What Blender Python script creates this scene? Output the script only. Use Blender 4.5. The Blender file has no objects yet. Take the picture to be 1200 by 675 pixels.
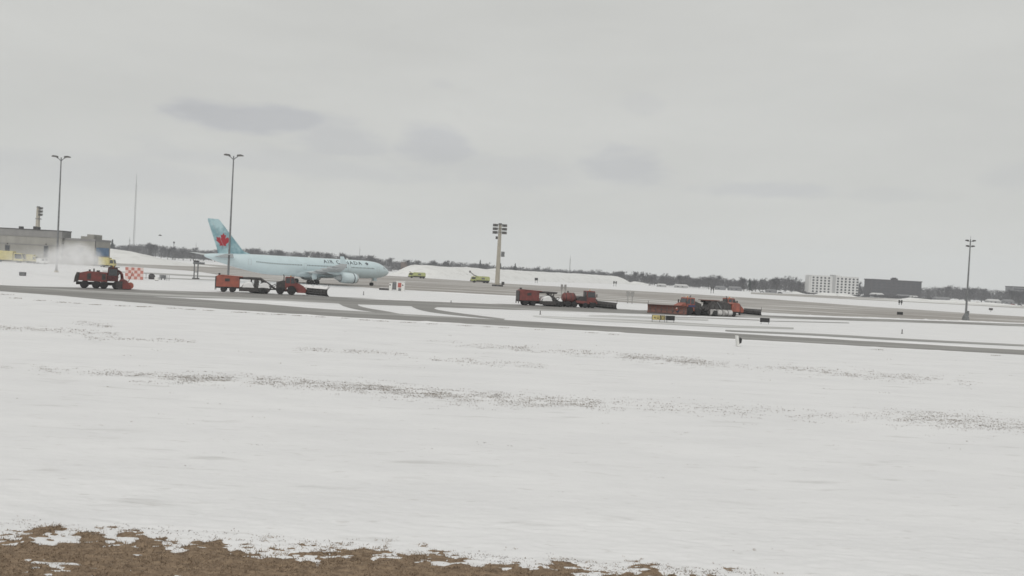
import bpy, math, random
import numpy as np
from mathutils import Vector, Matrix, noise as mnoise

random.seed(7); rng = np.random.default_rng(11)
R = math.radians
S = bpy.context.scene

# ------------------------------------------------------------------ camera
CAM_H, PITCH, ROLL, FOC = 6.6, R(1.05), R(3.0), 1000.0      # FOC in pixels of a 1200 px wide frame
cam = bpy.data.objects.new('camera', bpy.data.cameras.new('camera'))
S.collection.objects.link(cam); S.camera = cam
cam.data.sensor_width = 36.0; cam.data.lens = 36.0 * FOC / 1200.0
cam.data.clip_start = 0.5; cam.data.clip_end = 20000
_fw = Vector((0, math.cos(PITCH), -math.sin(PITCH))); _up0 = Vector((0, math.sin(PITCH), math.cos(PITCH))); _r0 = Vector((1, 0, 0))
_rt = _r0 * math.cos(ROLL) + _up0 * math.sin(ROLL); _up = -_r0 * math.sin(ROLL) + _up0 * math.cos(ROLL)
_m = Matrix((_rt, _up, -_fw)).transposed().to_4x4(); _m.translation = (0, 0, CAM_H)
cam.matrix_world = _m

# ------------------------------------------------------------------ light, sky, exposure
SUN_EL, SUN_AZ = R(38), R(200)            # azimuth from +Y clockwise: the sun stands behind the camera, behind cloud
W = bpy.data.worlds.new('World'); S.world = W; W.use_nodes = True
sun = bpy.data.objects.new('sun', bpy.data.lights.new('sun', 'SUN')); S.collection.objects.link(sun)
sun.data.energy = 1.1; sun.data.angle = R(25); sun.data.color = (1.0, 0.97, 0.93)
sun.rotation_euler = Vector((-math.sin(SUN_AZ) * math.cos(SUN_EL), -math.cos(SUN_AZ) * math.cos(SUN_EL), -math.sin(SUN_EL))).to_track_quat('-Z', 'Y').to_euler()
sun.location = (0, 0, 120)
S.view_settings.view_transform = 'Standard'; S.view_settings.look = 'None'
S.view_settings.exposure = 0.0; S.view_settings.gamma = 1.0; S.view_settings.use_curve_mapping = False
S.render.engine = 'CYCLES'
S.cycles.use_denoising = True
S.cycles.filter_width = 1.6
S.cycles.max_bounces = 8; S.cycles.volume_bounces = 2; S.cycles.transparent_max_bounces = 16
S.cycles.volume_step_rate = 2.0; S.cycles.volume_max_steps = 128


def pixel_dir(px, py):
    return (_fw + _rt * ((px - 600) / FOC) + _up * ((337.5 - py) / FOC)).normalized()


def build_sky():
    nt = W.node_tree; nt.nodes.clear(); L = nt.links
    N = lambda t, **k: _node(nt, t, **k)
    out = N('ShaderNodeOutputWorld'); bg = N('ShaderNodeBackground'); bg.inputs[1].default_value = 0.1
    sky = N('ShaderNodeTexSky'); sky.sky_type = 'NISHITA'; sky.sun_disc = False
    sky.sun_elevation = SUN_EL; sky.sun_rotation = SUN_AZ
    tc = N('ShaderNodeTexCoord'); sep = N('ShaderNodeSeparateXYZ'); L.new(tc.outputs['Generated'], sep.inputs[0])

    def M(op, a, b=None, c=None):
        n = N('ShaderNodeMath'); n.operation = op
        for i, v in enumerate((a, b, c)):
            if v is None: continue
            if hasattr(v, 'links'): L.new(v, n.inputs[i])
            else: n.inputs[i].default_value = v
        return n.outputs[0]
    az = M('ARCTAN2', sep.outputs[0], sep.outputs[1])
    el = M('ARCSINE', sep.outputs[2])
    # layered overcast: noise in direction space, stretched along the horizon
    mp = N('ShaderNodeMapping'); mp.inputs['Scale'].default_value = (1.6, 1.6, 6.5); L.new(tc.outputs['Generated'], mp.inputs[0])
    n1 = N('ShaderNodeTexNoise'); n1.inputs['Scale'].default_value = 1.5; n1.inputs['Detail'].default_value = 7; n1.inputs['Roughness'].default_value = .5
    L.new(mp.outputs[0], n1.inputs['Vector'])
    mp2 = N('ShaderNodeMapping'); mp2.inputs['Scale'].default_value = (7, 7, 22); L.new(tc.outputs['Generated'], mp2.inputs[0])
    n2 = N('ShaderNodeTexNoise'); n2.inputs['Scale'].default_value = 1.7; n2.inputs['Detail'].default_value = 8; n2.inputs['Roughness'].default_value = .55
    L.new(mp2.outputs[0], n2.inputs['Vector'])
    wob = M('MULTIPLY', M('SUBTRACT', n2.outputs[0], .5), 1.0)
    base = M('MULTIPLY_ADD', M('SUBTRACT', n1.outputs[0], .5), .30, 1.0)           # broad light and dark
    base = M('MULTIPLY_ADD', M('SUBTRACT', n2.outputs[0], .5), .05, base)
    # the flat grey scud clouds of the picture: (pixel x, y, half width, half height, depth)
    clouds = [(292, 140, 80, 22, .15), (395, 165, 56, 27, .08), (508, 172, 44, 30, .105), (730, 200, 52, 30, .10),
              (330, 192, 190, 20, .055), (120, 205, 150, 26, .05), (600, 205, 90, 24, .045), (905, 224, 70, 13, .08), (1050, 230, 60, 9, .03),
              (755, 122, 22, 17, .03), (520, 100, 18, 9, .03), (1185, 210, 30, 22, .04), (30, 205, 120, 30, .02), (1350, 190, 90, 25, .06), (-120, 170, 90, 25, .06)]
    acc = None
    for (px, py, hw, hh, dep) in clouds:
        d = pixel_dir(px, py); a0, e0 = math.atan2(d.x, d.y), math.asin(d.z)
        u = M('MULTIPLY', M('SUBTRACT', az, a0 + 0.0), FOC / hw * .92)
        v = M('MULTIPLY', M('SUBTRACT', M('MULTIPLY_ADD', M('SUBTRACT', az, a0), 0.0, el), e0), FOC / hh)
        v = M('MULTIPLY_ADD', M('LESS_THAN', v, 0.0), M('MULTIPLY', v, .35), v)    # flatter, crisper undersides
        r = M('SQRT', M('ADD', M('MULTIPLY', u, u), M('MULTIPLY', v, v)))
        big = dep > .12
        r = M('MULTIPLY_ADD', wob, 1.5 if big else 2.2, r)
        mr = N('ShaderNodeMapRange'); mr.interpolation_type = 'SMOOTHSTEP'
        L.new(r, mr.inputs[0]); mr.inputs[1].default_value = .58 if big else .40; mr.inputs[2].default_value = 1.12 if big else 1.2; mr.inputs[3].default_value = dep * 1.1; mr.inputs[4].default_value = 0.0
        acc = mr.outputs[0] if acc is None else M('MAXIMUM', acc, mr.outputs[0])
    # grey scud in the rest of the sky, outside the picture as well
    sc_ = N('ShaderNodeMapRange'); sc_.interpolation_type = 'SMOOTHSTEP'; L.new(n2.outputs[0], sc_.inputs[0])
    sc_.inputs[1].default_value = .58; sc_.inputs[2].default_value = .72; sc_.inputs[3].default_value = 0; sc_.inputs[4].default_value = .03
    val = M('SUBTRACT', M('SUBTRACT', base, acc), sc_.outputs[0])
    tint = N('ShaderNodeMix'); tint.data_type = 'RGBA'; L.new(M('MULTIPLY', acc, 7.0), tint.inputs[0])
    tint.inputs[6].default_value = (1.0, .998, .950, 1); tint.inputs[7].default_value = (.985, .99, 1.0, 1)
    grey = N('ShaderNodeVectorMath'); grey.operation = 'SCALE'; L.new(tint.outputs[2], grey.inputs[0]); L.new(M('MULTIPLY', val, SKY_LEVEL), grey.inputs['Scale'])
    mix = N('ShaderNodeMix'); mix.data_type = 'RGBA'; mix.inputs[0].default_value = .96
    L.new(sky.outputs[0], mix.inputs[6]); L.new(grey.outputs[0], mix.inputs[7])
    L.new(mix.outputs[2], bg.inputs[0]); L.new(bg.outputs[0], out.inputs[0])


def _node(nt, t, **k):
    n = nt.nodes.new(t)
    for a, b in k.items(): setattr(n, a, b)
    return n


SKY_LEVEL = 6.0
build_sky()

# ------------------------------------------------------------------ helpers
COL = S.collection


def at(px, py, z=0.0):
    """point where the line of sight through a picture point meets the level z"""
    v = _fw + _rt * ((px - 600) / FOC) + _up * ((337.5 - py) / FOC)
    t = (z - CAM_H) / v.z
    return Vector((v.x * t, v.y * t, z))


def along(px, dist, z=0.0):
    """ground point in the direction of picture column px (at the horizon) at a given forward distance"""
    py = 337.5
    for _ in range(4):
        p = along_raw(px, py, dist); py = project(p)[1]
        p = along_raw(px, py, dist)
    return Vector((p.x, p.y, z))


def along_raw(px, py, dist):
    v = _fw + _rt * ((px - 600) / FOC) + _up * ((337.5 - py) / FOC)
    t = dist / v.y
    return Vector((v.x * t, dist, 0))


def project(p):
    d = Vector(p) - Vector((0, 0, CAM_H)); z = d.dot(_fw)
    return 600 + FOC * d.dot(_rt) / z, 337.5 - FOC * d.dot(_up) / z


def zat(px, py, dist):
    """height of the thing seen at picture point, at forward distance"""
    v = _fw + _rt * ((px - 600) / FOC) + _up * ((337.5 - py) / FOC)
    return CAM_H + v.z * dist / v.y


class MB:
    def __init__(s): s.v = []; s.f = []

    def add(s, vs, fs):
        o = len(s.v); s.v += [tuple(v) for v in vs]; s.f += [tuple(i + o for i in f) for f in fs]; return s

    def box(s, x0, x1, y0, y1, z0, z1, ch=0.0):
        if ch <= 0:
            vs = [(x, y, z) for z in (z0, z1) for y in (y0, y1) for x in (x0, x1)]
            return s.add(vs, [(0, 2, 3, 1), (4, 5, 7, 6), (0, 1, 5, 4), (2, 6, 7, 3), (0, 4, 6, 2), (1, 3, 7, 5)])
        c = ch
        ring = lambda z, k: [(x0 + k + c, y0 + k, z), (x1 - k - c, y0 + k, z), (x1 - k, y0 + k + c, z), (x1 - k, y1 - k - c, z),
                             (x1 - k - c, y1 - k, z), (x0 + k + c, y1 - k, z), (x0 + k, y1 - k - c, z), (x0 + k, y0 + k + c, z)]
        return s.loft([ring(z0, c), ring(z0 + c, 0), ring(z1 - c, 0), ring(z1, c)])

    def loft(s, rings, cap=True):
        n = len(rings[0]); o = len(s.v)
        for r in rings: s.v += [tuple(p) for p in r]
        for i in range(len(rings) - 1):
            for j in range(n):
                a, b = o + i * n + j, o + i * n + (j + 1) % n
                s.f.append((a, b, b + n, a + n))
        if cap:
            s.f.append(tuple(o + j for j in reversed(range(n)))); s.f.append(tuple(o + (len(rings) - 1) * n + j for j in range(n)))
        return s

    def prism(s, pts, y0, y1, inset=0.0):
        """outline in x,z drawn through the width y0..y1; inset shrinks both ends a little"""
        if inset:
            cx = sum(p[0] for p in pts) / len(pts); cz = sum(p[1] for p in pts) / len(pts)
            sh = lambda p: (cx + (p[0] - cx) * (1 - inset), cz + (p[1] - cz) * (1 - inset))
            e = abs(y1 - y0) * .06
            return s.loft([[(sh(p)[0], y0, sh(p)[1]) for p in pts], [(p[0], y0 + e, p[1]) for p in pts], [(p[0], y1 - e, p[1]) for p in pts], [(sh(p)[0], y1, sh(p)[1]) for p in pts]])
        return s.loft([[(p[0], y0, p[1]) for p in pts], [(p[0], y1, p[1]) for p in pts]])

    def cyl(s, a, b, r0, r1=None, n=10, cap=True):
        r1 = r0 if r1 is None else r1
        a = Vector(a); b = Vector(b); d = (b - a).normalized()
        u = d.orthogonal().normalized(); w = d.cross(u)
        ring = lambda c, r: [c + (u * math.cos(2 * math.pi * k / n) + w * math.sin(2 * math.pi * k / n)) * r for k in range(n)]
        return s.loft([ring(a, r0), ring(b, r1)], cap)

    def tube(s, pts, r, n=6):
        pts = [Vector(p) for p in pts]
        rr = r if isinstance(r, (list, tuple)) else [r] * len(pts)
        rings = []
        for i, p in enumerate(pts):
            d = (pts[min(i + 1, len(pts) - 1)] - pts[max(i - 1, 0)]).normalized()
            u = d.cross(Vector((0, 1, 0.01))).normalized(); w = d.cross(u)
            rings.append([p + (u * math.cos(2 * math.pi * k / n) + w * math.sin(2 * math.pi * k / n)) * rr[i] for k in range(n)])
        return s.loft(rings)

    def wheel(s, x, y, z, r, w, n=18):
        """tyre with rounded shoulders, axle along y"""
        prof = [(-.5, .55), (-.5, .86), (-.36, 1), (.36, 1), (.5, .86), (.5, .55)]
        rings = [[(x + math.cos(2 * math.pi * k / n) * r * q, y + w * t, z + math.sin(2 * math.pi * k / n) * r * q) for k in range(n)] for t, q in prof]
        return s.loft(rings)

    def mesh(s, name):
        m = bpy.data.meshes.new(name); m.from_pydata(s.v, [], s.f); m.update()
        return m


def link(name, data, parent=None, mat=None, loc=None, rz=0.0, smooth=False):
    o = bpy.data.objects.new(name, data); COL.objects.link(o)
    if parent is not None: o.parent = parent
    if loc is not None: o.location = loc
    if rz: o.rotation_euler.z = rz
    if mat is not None:
        data.materials.clear(); data.materials.append(mat)
    if smooth and data is not None:
        data.polygons.foreach_set('use_smooth', [True] * len(data.polygons))
        if smooth != 'all':
            try: data.set_sharp_from_angle(angle=R(38))
            except Exception: pass
    return o


def part(name, mb, mat, parent, smooth=False, label=None, kind=None, fix=True):
    me = mb.mesh(name)
    if fix: fixnormals(me)
    o = link(name, me, parent, mat, smooth=smooth)
    if label: o['label'] = label
    if kind: o['kind'] = kind
    return o


def fixnormals(me):
    import bmesh
    bm = bmesh.new(); bm.from_mesh(me); bmesh.ops.recalc_face_normals(bm, faces=bm.faces); bm.to_mesh(me); bm.free()


def thing(name, label, cat, loc=(0, 0, 0), rz=0.0, group=None):
    o = bpy.data.objects.new(name, None); COL.objects.link(o); o.empty_display_size = .5
    o.location = loc; o.rotation_euler.z = rz; o['label'] = label; o['category'] = cat
    if group: o['group'] = group
    return o


def tag(o, label, cat, group=None):
    o['label'] = label; o['category'] = cat
    if group: o['group'] = group
    return o


def dup(root, loc, rz=0.0, label=None, sc=None):
    def cp(o, p):
        c = o.copy(); COL.objects.link(c)
        if p is not None: c.parent = p
        for ch in o.children: cp(ch, c)
        return c
    r = cp(root, None); r.location = loc; r.rotation_euler.z = rz
    if sc is not None: r.scale = sc if hasattr(sc, '__len__') else (sc, sc, sc)
    if label: r['label'] = label
    return r


# ------------------------------------------------------------------ materials
def mat(name, col, rough=.6, metal=0.0, var=0.0, scale=3.0, col2=None, bump=0.0, stretch=(1, 1, 1), detail=6, thr=None, spec=.35, coat=0.0):
    m = bpy.data.materials.new(name); m.use_nodes = True; nt = m.node_tree; L = nt.links
    b = nt.nodes['Principled BSDF']; b.inputs['Roughness'].default_value = rough; b.inputs['Metallic'].default_value = metal
    b.inputs['Specular IOR Level'].default_value = spec
    if coat: b.inputs['Coat Weight'].default_value = coat
    c = tuple(col) + (1,)
    b.inputs['Base Color'].default_value = c
    if var or col2 or bump:
        tc = nt.nodes.new('ShaderNodeTexCoord'); mp = nt.nodes.new('ShaderNodeMapping'); mp.inputs['Scale'].default_value = stretch
        L.new(tc.outputs['Object'], mp.inputs[0])
        no = nt.nodes.new('ShaderNodeTexNoise'); no.inputs['Scale'].default_value = scale; no.inputs['Detail'].default_value = detail; no.inputs['Roughness'].default_value = .6
        L.new(mp.outputs[0], no.inputs['Vector'])
        cr = nt.nodes.new('ShaderNodeValToRGB'); L.new(no.outputs[0], cr.inputs[0])
        d = col2 or tuple(min(1, max(0, x * (1 - var))) for x in col)
        e = col if col2 else tuple(min(1, x * (1 + var * .6)) for x in col)
        lo, hi = thr or (.33, .67)
        cr.color_ramp.elements[0].position = lo; cr.color_ramp.elements[1].position = hi
        cr.color_ramp.elements[0].color = tuple(d) + (1,); cr.color_ramp.elements[1].color = tuple(e) + (1,)
        L.new(cr.outputs[0], b.inputs['Base Color'])
        if bump:
            bp = nt.nodes.new('ShaderNodeBump'); bp.inputs['Strength'].default_value = bump; bp.inputs['Distance'].default_value = .05
            L.new(no.outputs[0], bp.inputs['Height']); L.new(bp.outputs[0], b.inputs['Normal'])
    return m


M_ = {}
M_['red'] = mat('red_paint', (.245, .070, .062), .55, col2=(.13, .054, .050), scale=1.1, thr=(.3, .66))
M_['orange'] = mat('orange_paint', (.37, .115, .080), .55, col2=(.22, .085, .068), scale=1.1, thr=(.28, .6))
M_['maroon'] = mat('maroon_paint', (.10, .035, .035), .55, var=.3)
M_['dark'] = mat('dark_metal', (.068, .062, .061), .6, var=.4, scale=2.5)
M_['frame'] = mat('grimy_frame', (.085, .082, .082), .7, var=.5, scale=2)
M_['rubber'] = mat('rubber', (.035, .034, .035), .85, var=.3, scale=5)
M_['rim'] = mat('wheel_rim', (.16, .10, .09), .55, var=.3, scale=4)
M_['glass'] = mat('dark_glass', (.04, .045, .05), .08, spec=.9)
M_['snowcap'] = mat('settled_snow', (.82, .82, .82), .8, var=.06, scale=2, bump=.3)
M_['lamp'] = mat('lamp_lens', (.75, .74, .7), .2)
M_['amber'] = mat('amber_lens', (.7, .3, .04), .25)
M_['lime'] = mat('lime_paint', (.46, .50, .22), .5, var=.2, scale=1.5)
M_['yellow'] = mat('yellow_paint', (.56, .50, .24), .55, var=.25, scale=1.5)
M_['white'] = mat('white_paint', (.72, .72, .70), .5, var=.1, scale=2)
M_['lampbody'] = mat('lamp_housing', (.12, .117, .112), .6, var=.2)
M_['dirty_white'] = mat('dirty_white_paint', (.58, .57, .56), .6, col2=(.20, .19, .185), scale=1.3, thr=(.32, .56))
M_['steel'] = mat('galvanised_steel', (.19, .195, .20), .5, metal=.2, var=.3, scale=2)
M_['concrete_pole'] = mat('pale_concrete', (.42, .39, .33), .8, var=.18, scale=1.5, stretch=(1, 1, .3))
M_['blade_rust'] = mat('rusty_orange_blade', (.21, .078, .055), .6, col2=(.10, .06, .05), scale=1.6, stretch=(1, 1, 2))
M_['bristle'] = mat('brush_bristle', (.05, .05, .05), .95, var=.6, scale=14)
M_['navy'] = mat('dark_blue_paint', (.05, .055, .13), .5, var=.3)

# ------------------------------------------------------------------ numpy noise for the terrain
_T = rng.random((512, 512)).astype(np.float32)


def vnoise(x, y):
    xi = np.floor(x).astype(np.int64); yi = np.floor(y).astype(np.int64); fx = x - xi; fy = y - yi
    fx = fx * fx * (3 - 2 * fx); fy = fy * fy * (3 - 2 * fy)
    g = lambda a, b: _T[a & 511, b & 511]
    return (g(xi, yi) * (1 - fx) + g(xi + 1, yi) * fx) * (1 - fy) + (g(xi, yi + 1) * (1 - fx) + g(xi + 1, yi + 1) * fx) * fy


def fbm(x, y, oct=4, gain=.5):
    s = np.zeros_like(x, dtype=np.float64); a = 1.0; t = 0
    for k in range(oct):
        s += a * (vnoise(x * 2 ** k + 17.3 * k, y * 2 ** k + 9.1 * k) - .5); t += a; a *= gain
    return s / t


def np_mesh(name, X, Y, Z):
    """regular grid mesh from 2-D arrays"""
    r, c = X.shape
    co = np.stack([X, Y, Z], -1).reshape(-1, 3).astype(np.float32)
    i = (np.arange(r - 1)[:, None] * c + np.arange(c - 1)[None]).ravel()
    q = np.stack([i, i + 1, i + c + 1, i + c], -1).astype(np.int32)
    return raw_mesh(name, co, q)


def raw_mesh(name, co, faces):
    n = faces.shape[1]
    me = bpy.data.meshes.new(name); me.vertices.add(len(co)); me.vertices.foreach_set('co', np.ascontiguousarray(co, np.float32).ravel())
    me.loops.add(faces.size); me.loops.foreach_set('vertex_index', np.ascontiguousarray(faces, np.int32).ravel())
    me.polygons.add(len(faces)); me.polygons.foreach_set('loop_start', np.arange(0, faces.size, n, dtype=np.int32))
    me.polygons.foreach_set('loop_total', np.full(len(faces), n, np.int32))
    me.update(calc_edges=True); me.validate()
    return me


# ------------------------------------------------------------------ ground: snow sheet, turf verge
def ramp_mat_snow():
    m = bpy.data.materials.new('snow'); m.use_nodes = True; nt = m.node_tree; L = nt.links
    b = nt.nodes['Principled BSDF']; b.inputs['Roughness'].default_value = .75; b.inputs['Specular IOR Level'].default_value = .2
    tc = nt.nodes.new('ShaderNodeTexCoord')

    def noi(sc, stretch, det=6):
        mp = nt.nodes.new('ShaderNodeMapping'); mp.inputs['Scale'].default_value = stretch; L.new(tc.outputs['Object'], mp.inputs[0])
        n = nt.nodes.new('ShaderNodeTexNoise'); n.inputs['Scale'].default_value = sc; n.inputs['Detail'].default_value = det; n.inputs['Roughness'].default_value = .6
        L.new(mp.outputs[0], n.inputs['Vector']); return n.outputs[0]

    def mixc(f, a, bb):
        n = nt.nodes.new('ShaderNodeMix'); n.data_type = 'RGBA'
        L.new(f, n.inputs[0])
        for i, v in ((6, a), (7, bb)):
            if hasattr(v, 'links'): L.new(v, n.inputs[i])
            else: n.inputs[i].default_value = tuple(v) + (1,)
        return n.outputs[2]

    def rng_(s, a, c, lo=0.0, hi=1.0):
        n = nt.nodes.new('ShaderNodeMapRange'); n.interpolation_type = 'SMOOTHSTEP'; L.new(s, n.inputs[0])
        n.inputs[1].default_value = a; n.inputs[2].default_value = c; n.inputs[3].default_value = lo; n.inputs[4].default_value = hi; return n.outputs[0]
    c = mixc(rng_(noi(.35, (.35, 1, 1)), .3, .7), (.80, .80, .81), (.85, .85, .858))
    c = mixc(rng_(noi(1.1, (.22, 1, 1), 8), .57, .74, 0, .65), c, (.60, .595, .59))     # wind crust, thin grey streaks
    c = mixc(rng_(noi(5.5, (.3, 1, 1), 5), .60, .72, 0, .42), c, (.56, .545, .525))
    L.new(c, b.inputs['Base Color'])
    bp = nt.nodes.new('ShaderNodeBump'); bp.inputs['Strength'].default_value = .35; bp.inputs['Distance'].default_value = .04
    L.new(noi(3.0, (.45, 1, 1), 8), bp.inputs['Height']); L.new(bp.outputs[0], b.inputs['Normal'])
    return m


M_['snow'] = ramp_mat_snow()
M_['turf'] = mat('dead_turf', (.36, .265, .18), .95, col2=(.155, .110, .074), scale=7, detail=9, bump=.8, stretch=(.6, 1, 1), thr=(.3, .72))
M_['straw'] = mat('dead_grass', (.38, .29, .205), .9, col2=(.15, .110, .078), scale=2.3, thr=(.3, .7))
M_['stub'] = mat('frosted_stubble', (.36, .32, .285), .9, col2=(.17, .145, .125), scale=1.3, thr=(.3, .7))


def edge_y(x):
    return 19.56 - .022 * x + .08 * np.clip(x, 0, 3) - .22 * np.clip(x - 3, 0, 9) + .4 * fbm(x * .33 + 5, x * 0 + 3.3, 3) + .5 * fbm(x * 1.6, x * 0 + 8.1, 3)


def base_h(x, y):
    return .16 * fbm(x * .11, y * .11 + 2, 3) * np.clip((90 - y) / 50, 0, 1)


def turf_h(x, y):
    return base_h(x, y) + .10 * fbm(x * 1.5, y * 2.2 + 4, 4, .55) + .07 * fbm(x * 5, y * 7, 3)


def snow_h(x, y):
    e = edge_y(x)
    t = np.clip((y - e) * .05, -.055, .06)
    patch = .115 * fbm(x * 2.0 + 31, y * 9.0 + 12, 4, .64)
    near = np.clip((32 - y) / 10, 0, 1)
    t = t + patch * near * np.where(y < e, .8, .55)
    lump = .08 * fbm(x * .5, y * .9, 5, .55) * np.clip((70 - y) / 30, 0, 1)
    return base_h(x, y) + t + lump


def build_ground():
    ys = [10.5]
    while ys[-1] < 4000:
        y = ys[-1]
        dy = max(.045, y * y / 6600 * 1.05)
        if y > 60: dy = max(dy, .03 * y)
        ys.append(y + dy)
    ys = np.array(ys); ys[-1] = 4000
    u = np.linspace(-1, 1, 641)
    Y = np.repeat(ys[:, None], len(u), 1); X = u[None] * (Y * .93 + 2.5)
    Z = snow_h(X, Y) - .02
    fade = np.clip((100 - Y) / 15, 0, 1)                       # dead level from here on, 2 cm under the pavements
    Z = Z * fade
    ef = np.clip((1 - np.abs(u)) / .06, 0, 1)[None]
    Z = Z * ef
    Z[0] = 0
    me = np_mesh('snow_field', X, Y, Z)
    # widen the sheet on both sides and behind the camera
    r, c = X.shape
    import bmesh
    bm = bmesh.new(); bm.from_mesh(me); bm.verts.ensure_lookup_table()
    Lc = [bm.verts[i * c] for i in range(r)]; Rc = [bm.verts[i * c + c - 1] for i in range(r)]
    front = [bm.verts[j] for j in range(c)]
    far = 4000 * .93 + 2.5
    a = bm.verts.new((-far, 10.5, 0)); b = bm.verts.new((far, 10.5, 0)); d = bm.verts.new((-far, -3000, 0)); e = bm.verts.new((far, -3000, 0))
    for i in range(r - 1):
        bm.faces.new((a, Lc[i], Lc[i + 1])); bm.faces.new((b, Rc[i + 1], Rc[i]))
    for j in range(c - 1): bm.faces.new((front[j], d if j < c // 2 else e, front[j + 1]))
    bm.faces.new((front[c // 2], d, e)); bm.faces.new((a, d, front[0])); bm.faces.new((front[-1], e, b))
    bmesh.ops.recalc_face_normals(bm, faces=bm.faces)
    bm.to_mesh(me); bm.free()
    me.polygons.foreach_set('use_smooth', [True] * len(me.polygons))
    o = link('snow_field', me, mat=M_['snow']); o['kind'] = 'structure'
    # turf of the verge
    k = ys < 27
    Xt, Yt = X[k], Y[k]
    Zt = (turf_h(Xt, Yt) - .012 - .02) * ef - .02 * (1 - ef) - np.where(Yt > 24, (Yt - 24) * .05, 0)
    mt = np_mesh('turf_verge', Xt, Yt, Zt); mt.polygons.foreach_set('use_smooth', [True] * len(mt.polygons))
    o = link('turf_verge', mt, mat=M_['turf']); o['kind'] = 'structure'


build_ground()


def blades(name, P, H, Wd, material, lean=.5, label=None, cat=None):
    """thin leaning triangles, one for each point"""
    n = len(P); a = rng.random(n) * 2 * math.pi; ll = lean * (.3 + rng.random(n)); b = rng.random(n) * 2 * math.pi
    dx, dy = np.cos(a) * Wd / 2, np.sin(a) * Wd / 2
    p0 = P + np.stack([dx, dy, np.zeros(n)], -1); p1 = P - np.stack([dx, dy, np.zeros(n)], -1)
    p2 = P + np.stack([np.cos(b) * ll * H, np.sin(b) * ll * H, H], -1)
    co = np.stack([p0, p1, p2], 1).reshape(-1, 3)
    me = raw_mesh(name, co, np.arange(3 * n).reshape(-1, 3))
    o = link(name, me, mat=material); o['kind'] = 'stuff'
    if label: tag(o, label, cat)
    return o


def build_grass():
    n = 150000
    y = 11.5 + rng.random(n) ** .8 * 10.5; x = (rng.random(n) * 2 - 1) * (y * .8 + 2)
    zt = turf_h(x, y) - .03; zs = snow_h(x, y) - .02
    keep = (zt > zs - .012)
    x, y, zt = x[keep], y[keep], zt[keep]
    clump = fbm(x * 2.1, y * 3, 3)
    h = (.022 + .075 * np.clip(clump + .5, 0, 1) ** 2.5) * (.6 + .9 * rng.random(len(x)))
    blades('dead_grass', np.stack([x, y, zt - .005], -1), h, .012 + .018 * rng.random(len(x)), M_['straw'], 1.1, 'matted brown dead grass along the near verge', 'grass')
    # stubble that pokes through the snow in drifted bands: (picture points, half height in pixels, count)
    bands = [([(0, 429), (80, 436), (150, 440), (260, 447), (330, 449)], 3.2, 700), ([(150, 444), (300, 447), (420, 456), (500, 461), (600, 468)], 4.5, 3000),
             ([(420, 456), (500, 463), (600, 470), (720, 474)], 6.5, 1700), ([(600, 470), (720, 476), (850, 482), (1000, 489)], 6, 900),
             ([(1040, 488), (1110, 494), (1210, 503), (1300, 510)], 7, 1500), ([(1000, 487), (1060, 490), (1150, 490)], 5, 300),
             ([(500, 402), (560, 406), (620, 409)], 2.2, 250), ([(505, 421), (570, 426), (640, 430)], 3, 260), ([(600, 408), (690, 415), (760, 419), (850, 428)], 3, 800), ([(730, 418), (830, 427)], 4, 400),
             ([(900, 430), (980, 438), (1060, 443), (1140, 449)], 3.5, 800), ([(0, 384), (70, 388), (140, 392)], 2.2, 330), ([(80, 396), (150, 398), (230, 401)], 1.6, 260), ([(350, 409), (480, 415)], 1.7, 260), ([(90, 379), (130, 383)], 2, 60),
             ([(0, 614), (150, 623), (330, 634), (520, 648), (700, 662), (840, 672)], 4, 520), ([(560, 655), (700, 664), (900, 672)], 4, 260),
             ([(800, 425), (900, 432)], 3, 60), ([(0, 480), (400, 500), (1200, 520)], 40, 50), ([(0, 400), (600, 430), (1200, 460)], 30, 70)]
    P = []; Hs = []
    for pts, hh, cnt in bands:
        seg = np.array(pts, float); d = np.r_[0, np.cumsum(np.hypot(*np.diff(seg, axis=0).T))]
        cnt = int(cnt * .55) if cnt > 100 else cnt
        tt = rng.random(cnt) * d[-1]; px = np.interp(tt, d, seg[:, 0]); py = np.interp(tt, d, seg[:, 1]) + rng.normal(0, hh * .7, cnt)
        env = fbm(px * .035, py * .25, 3) + .12 * np.sin(np.pi * tt / d[-1])
        ok = env > -.03 if cnt > 60 else env > -9
        for a, b in zip(px[ok], py[ok]):
            p = at(a, b); P.append((p.x, p.y)); Hs.append(1)
    # bare clods in a broken line along the kerb of the near taxiway
    for (a, b, w) in [(5, 345, 6), (45, 352, 5), (72, 354.3, 8), (89, 355.4, 5), (112, 357, 6), (143, 358.5, 6), (168, 359.5, 9), (203, 361.3, 6), (223, 362.7, 6), (246, 364, 5), (282, 366, 10), (305, 368, 4),
                      (328, 368.6, 8), (350, 370, 5), (376, 371.4, 5), (405, 373, 4), (428, 375, 6), (447, 376.4, 7), (478, 378, 7), (506, 379.6, 6), (545, 381.7, 7), (571, 383.2, 5), (590, 384.2, 4), (632, 386.5, 3), (693, 390, 6), (718, 392, 4),
                      (1030, 410, 5), (1167, 416.7, 5), (20, 349.5, 6)]:
        for _ in range(int(w * 3.0)):
            p = at(a + rng.normal(0, w * .42), b + rng.normal(0, .16)); P.append((p.x, p.y)); Hs.append(1.25)
    P = np.array(P); Hs = np.array(Hs); k = 5
    rad = .03 + .0007 * P[:, 1]
    px = np.repeat(P[:, 0], k) + rng.normal(0, 1, len(P) * k) * np.repeat(rad, k) * 3.4; py = np.repeat(P[:, 1], k) + rng.normal(0, 1, len(P) * k) * np.repeat(rad, k) * .8
    z = snow_h(px, py) * np.clip((100 - py) / 15, 0, 1) - .03
    h = np.repeat(.010 + .00036 * P[:, 1], k) * (.5 + rng.random(len(px))) * np.repeat(Hs, k)
    o = blades('grass_stubble', np.stack([px, py, z], -1), h + .008, h * 2.2, M_['stub'], 1.6, 'brown grass stubble poking through the snow in drifted bands', 'grass')


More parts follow.
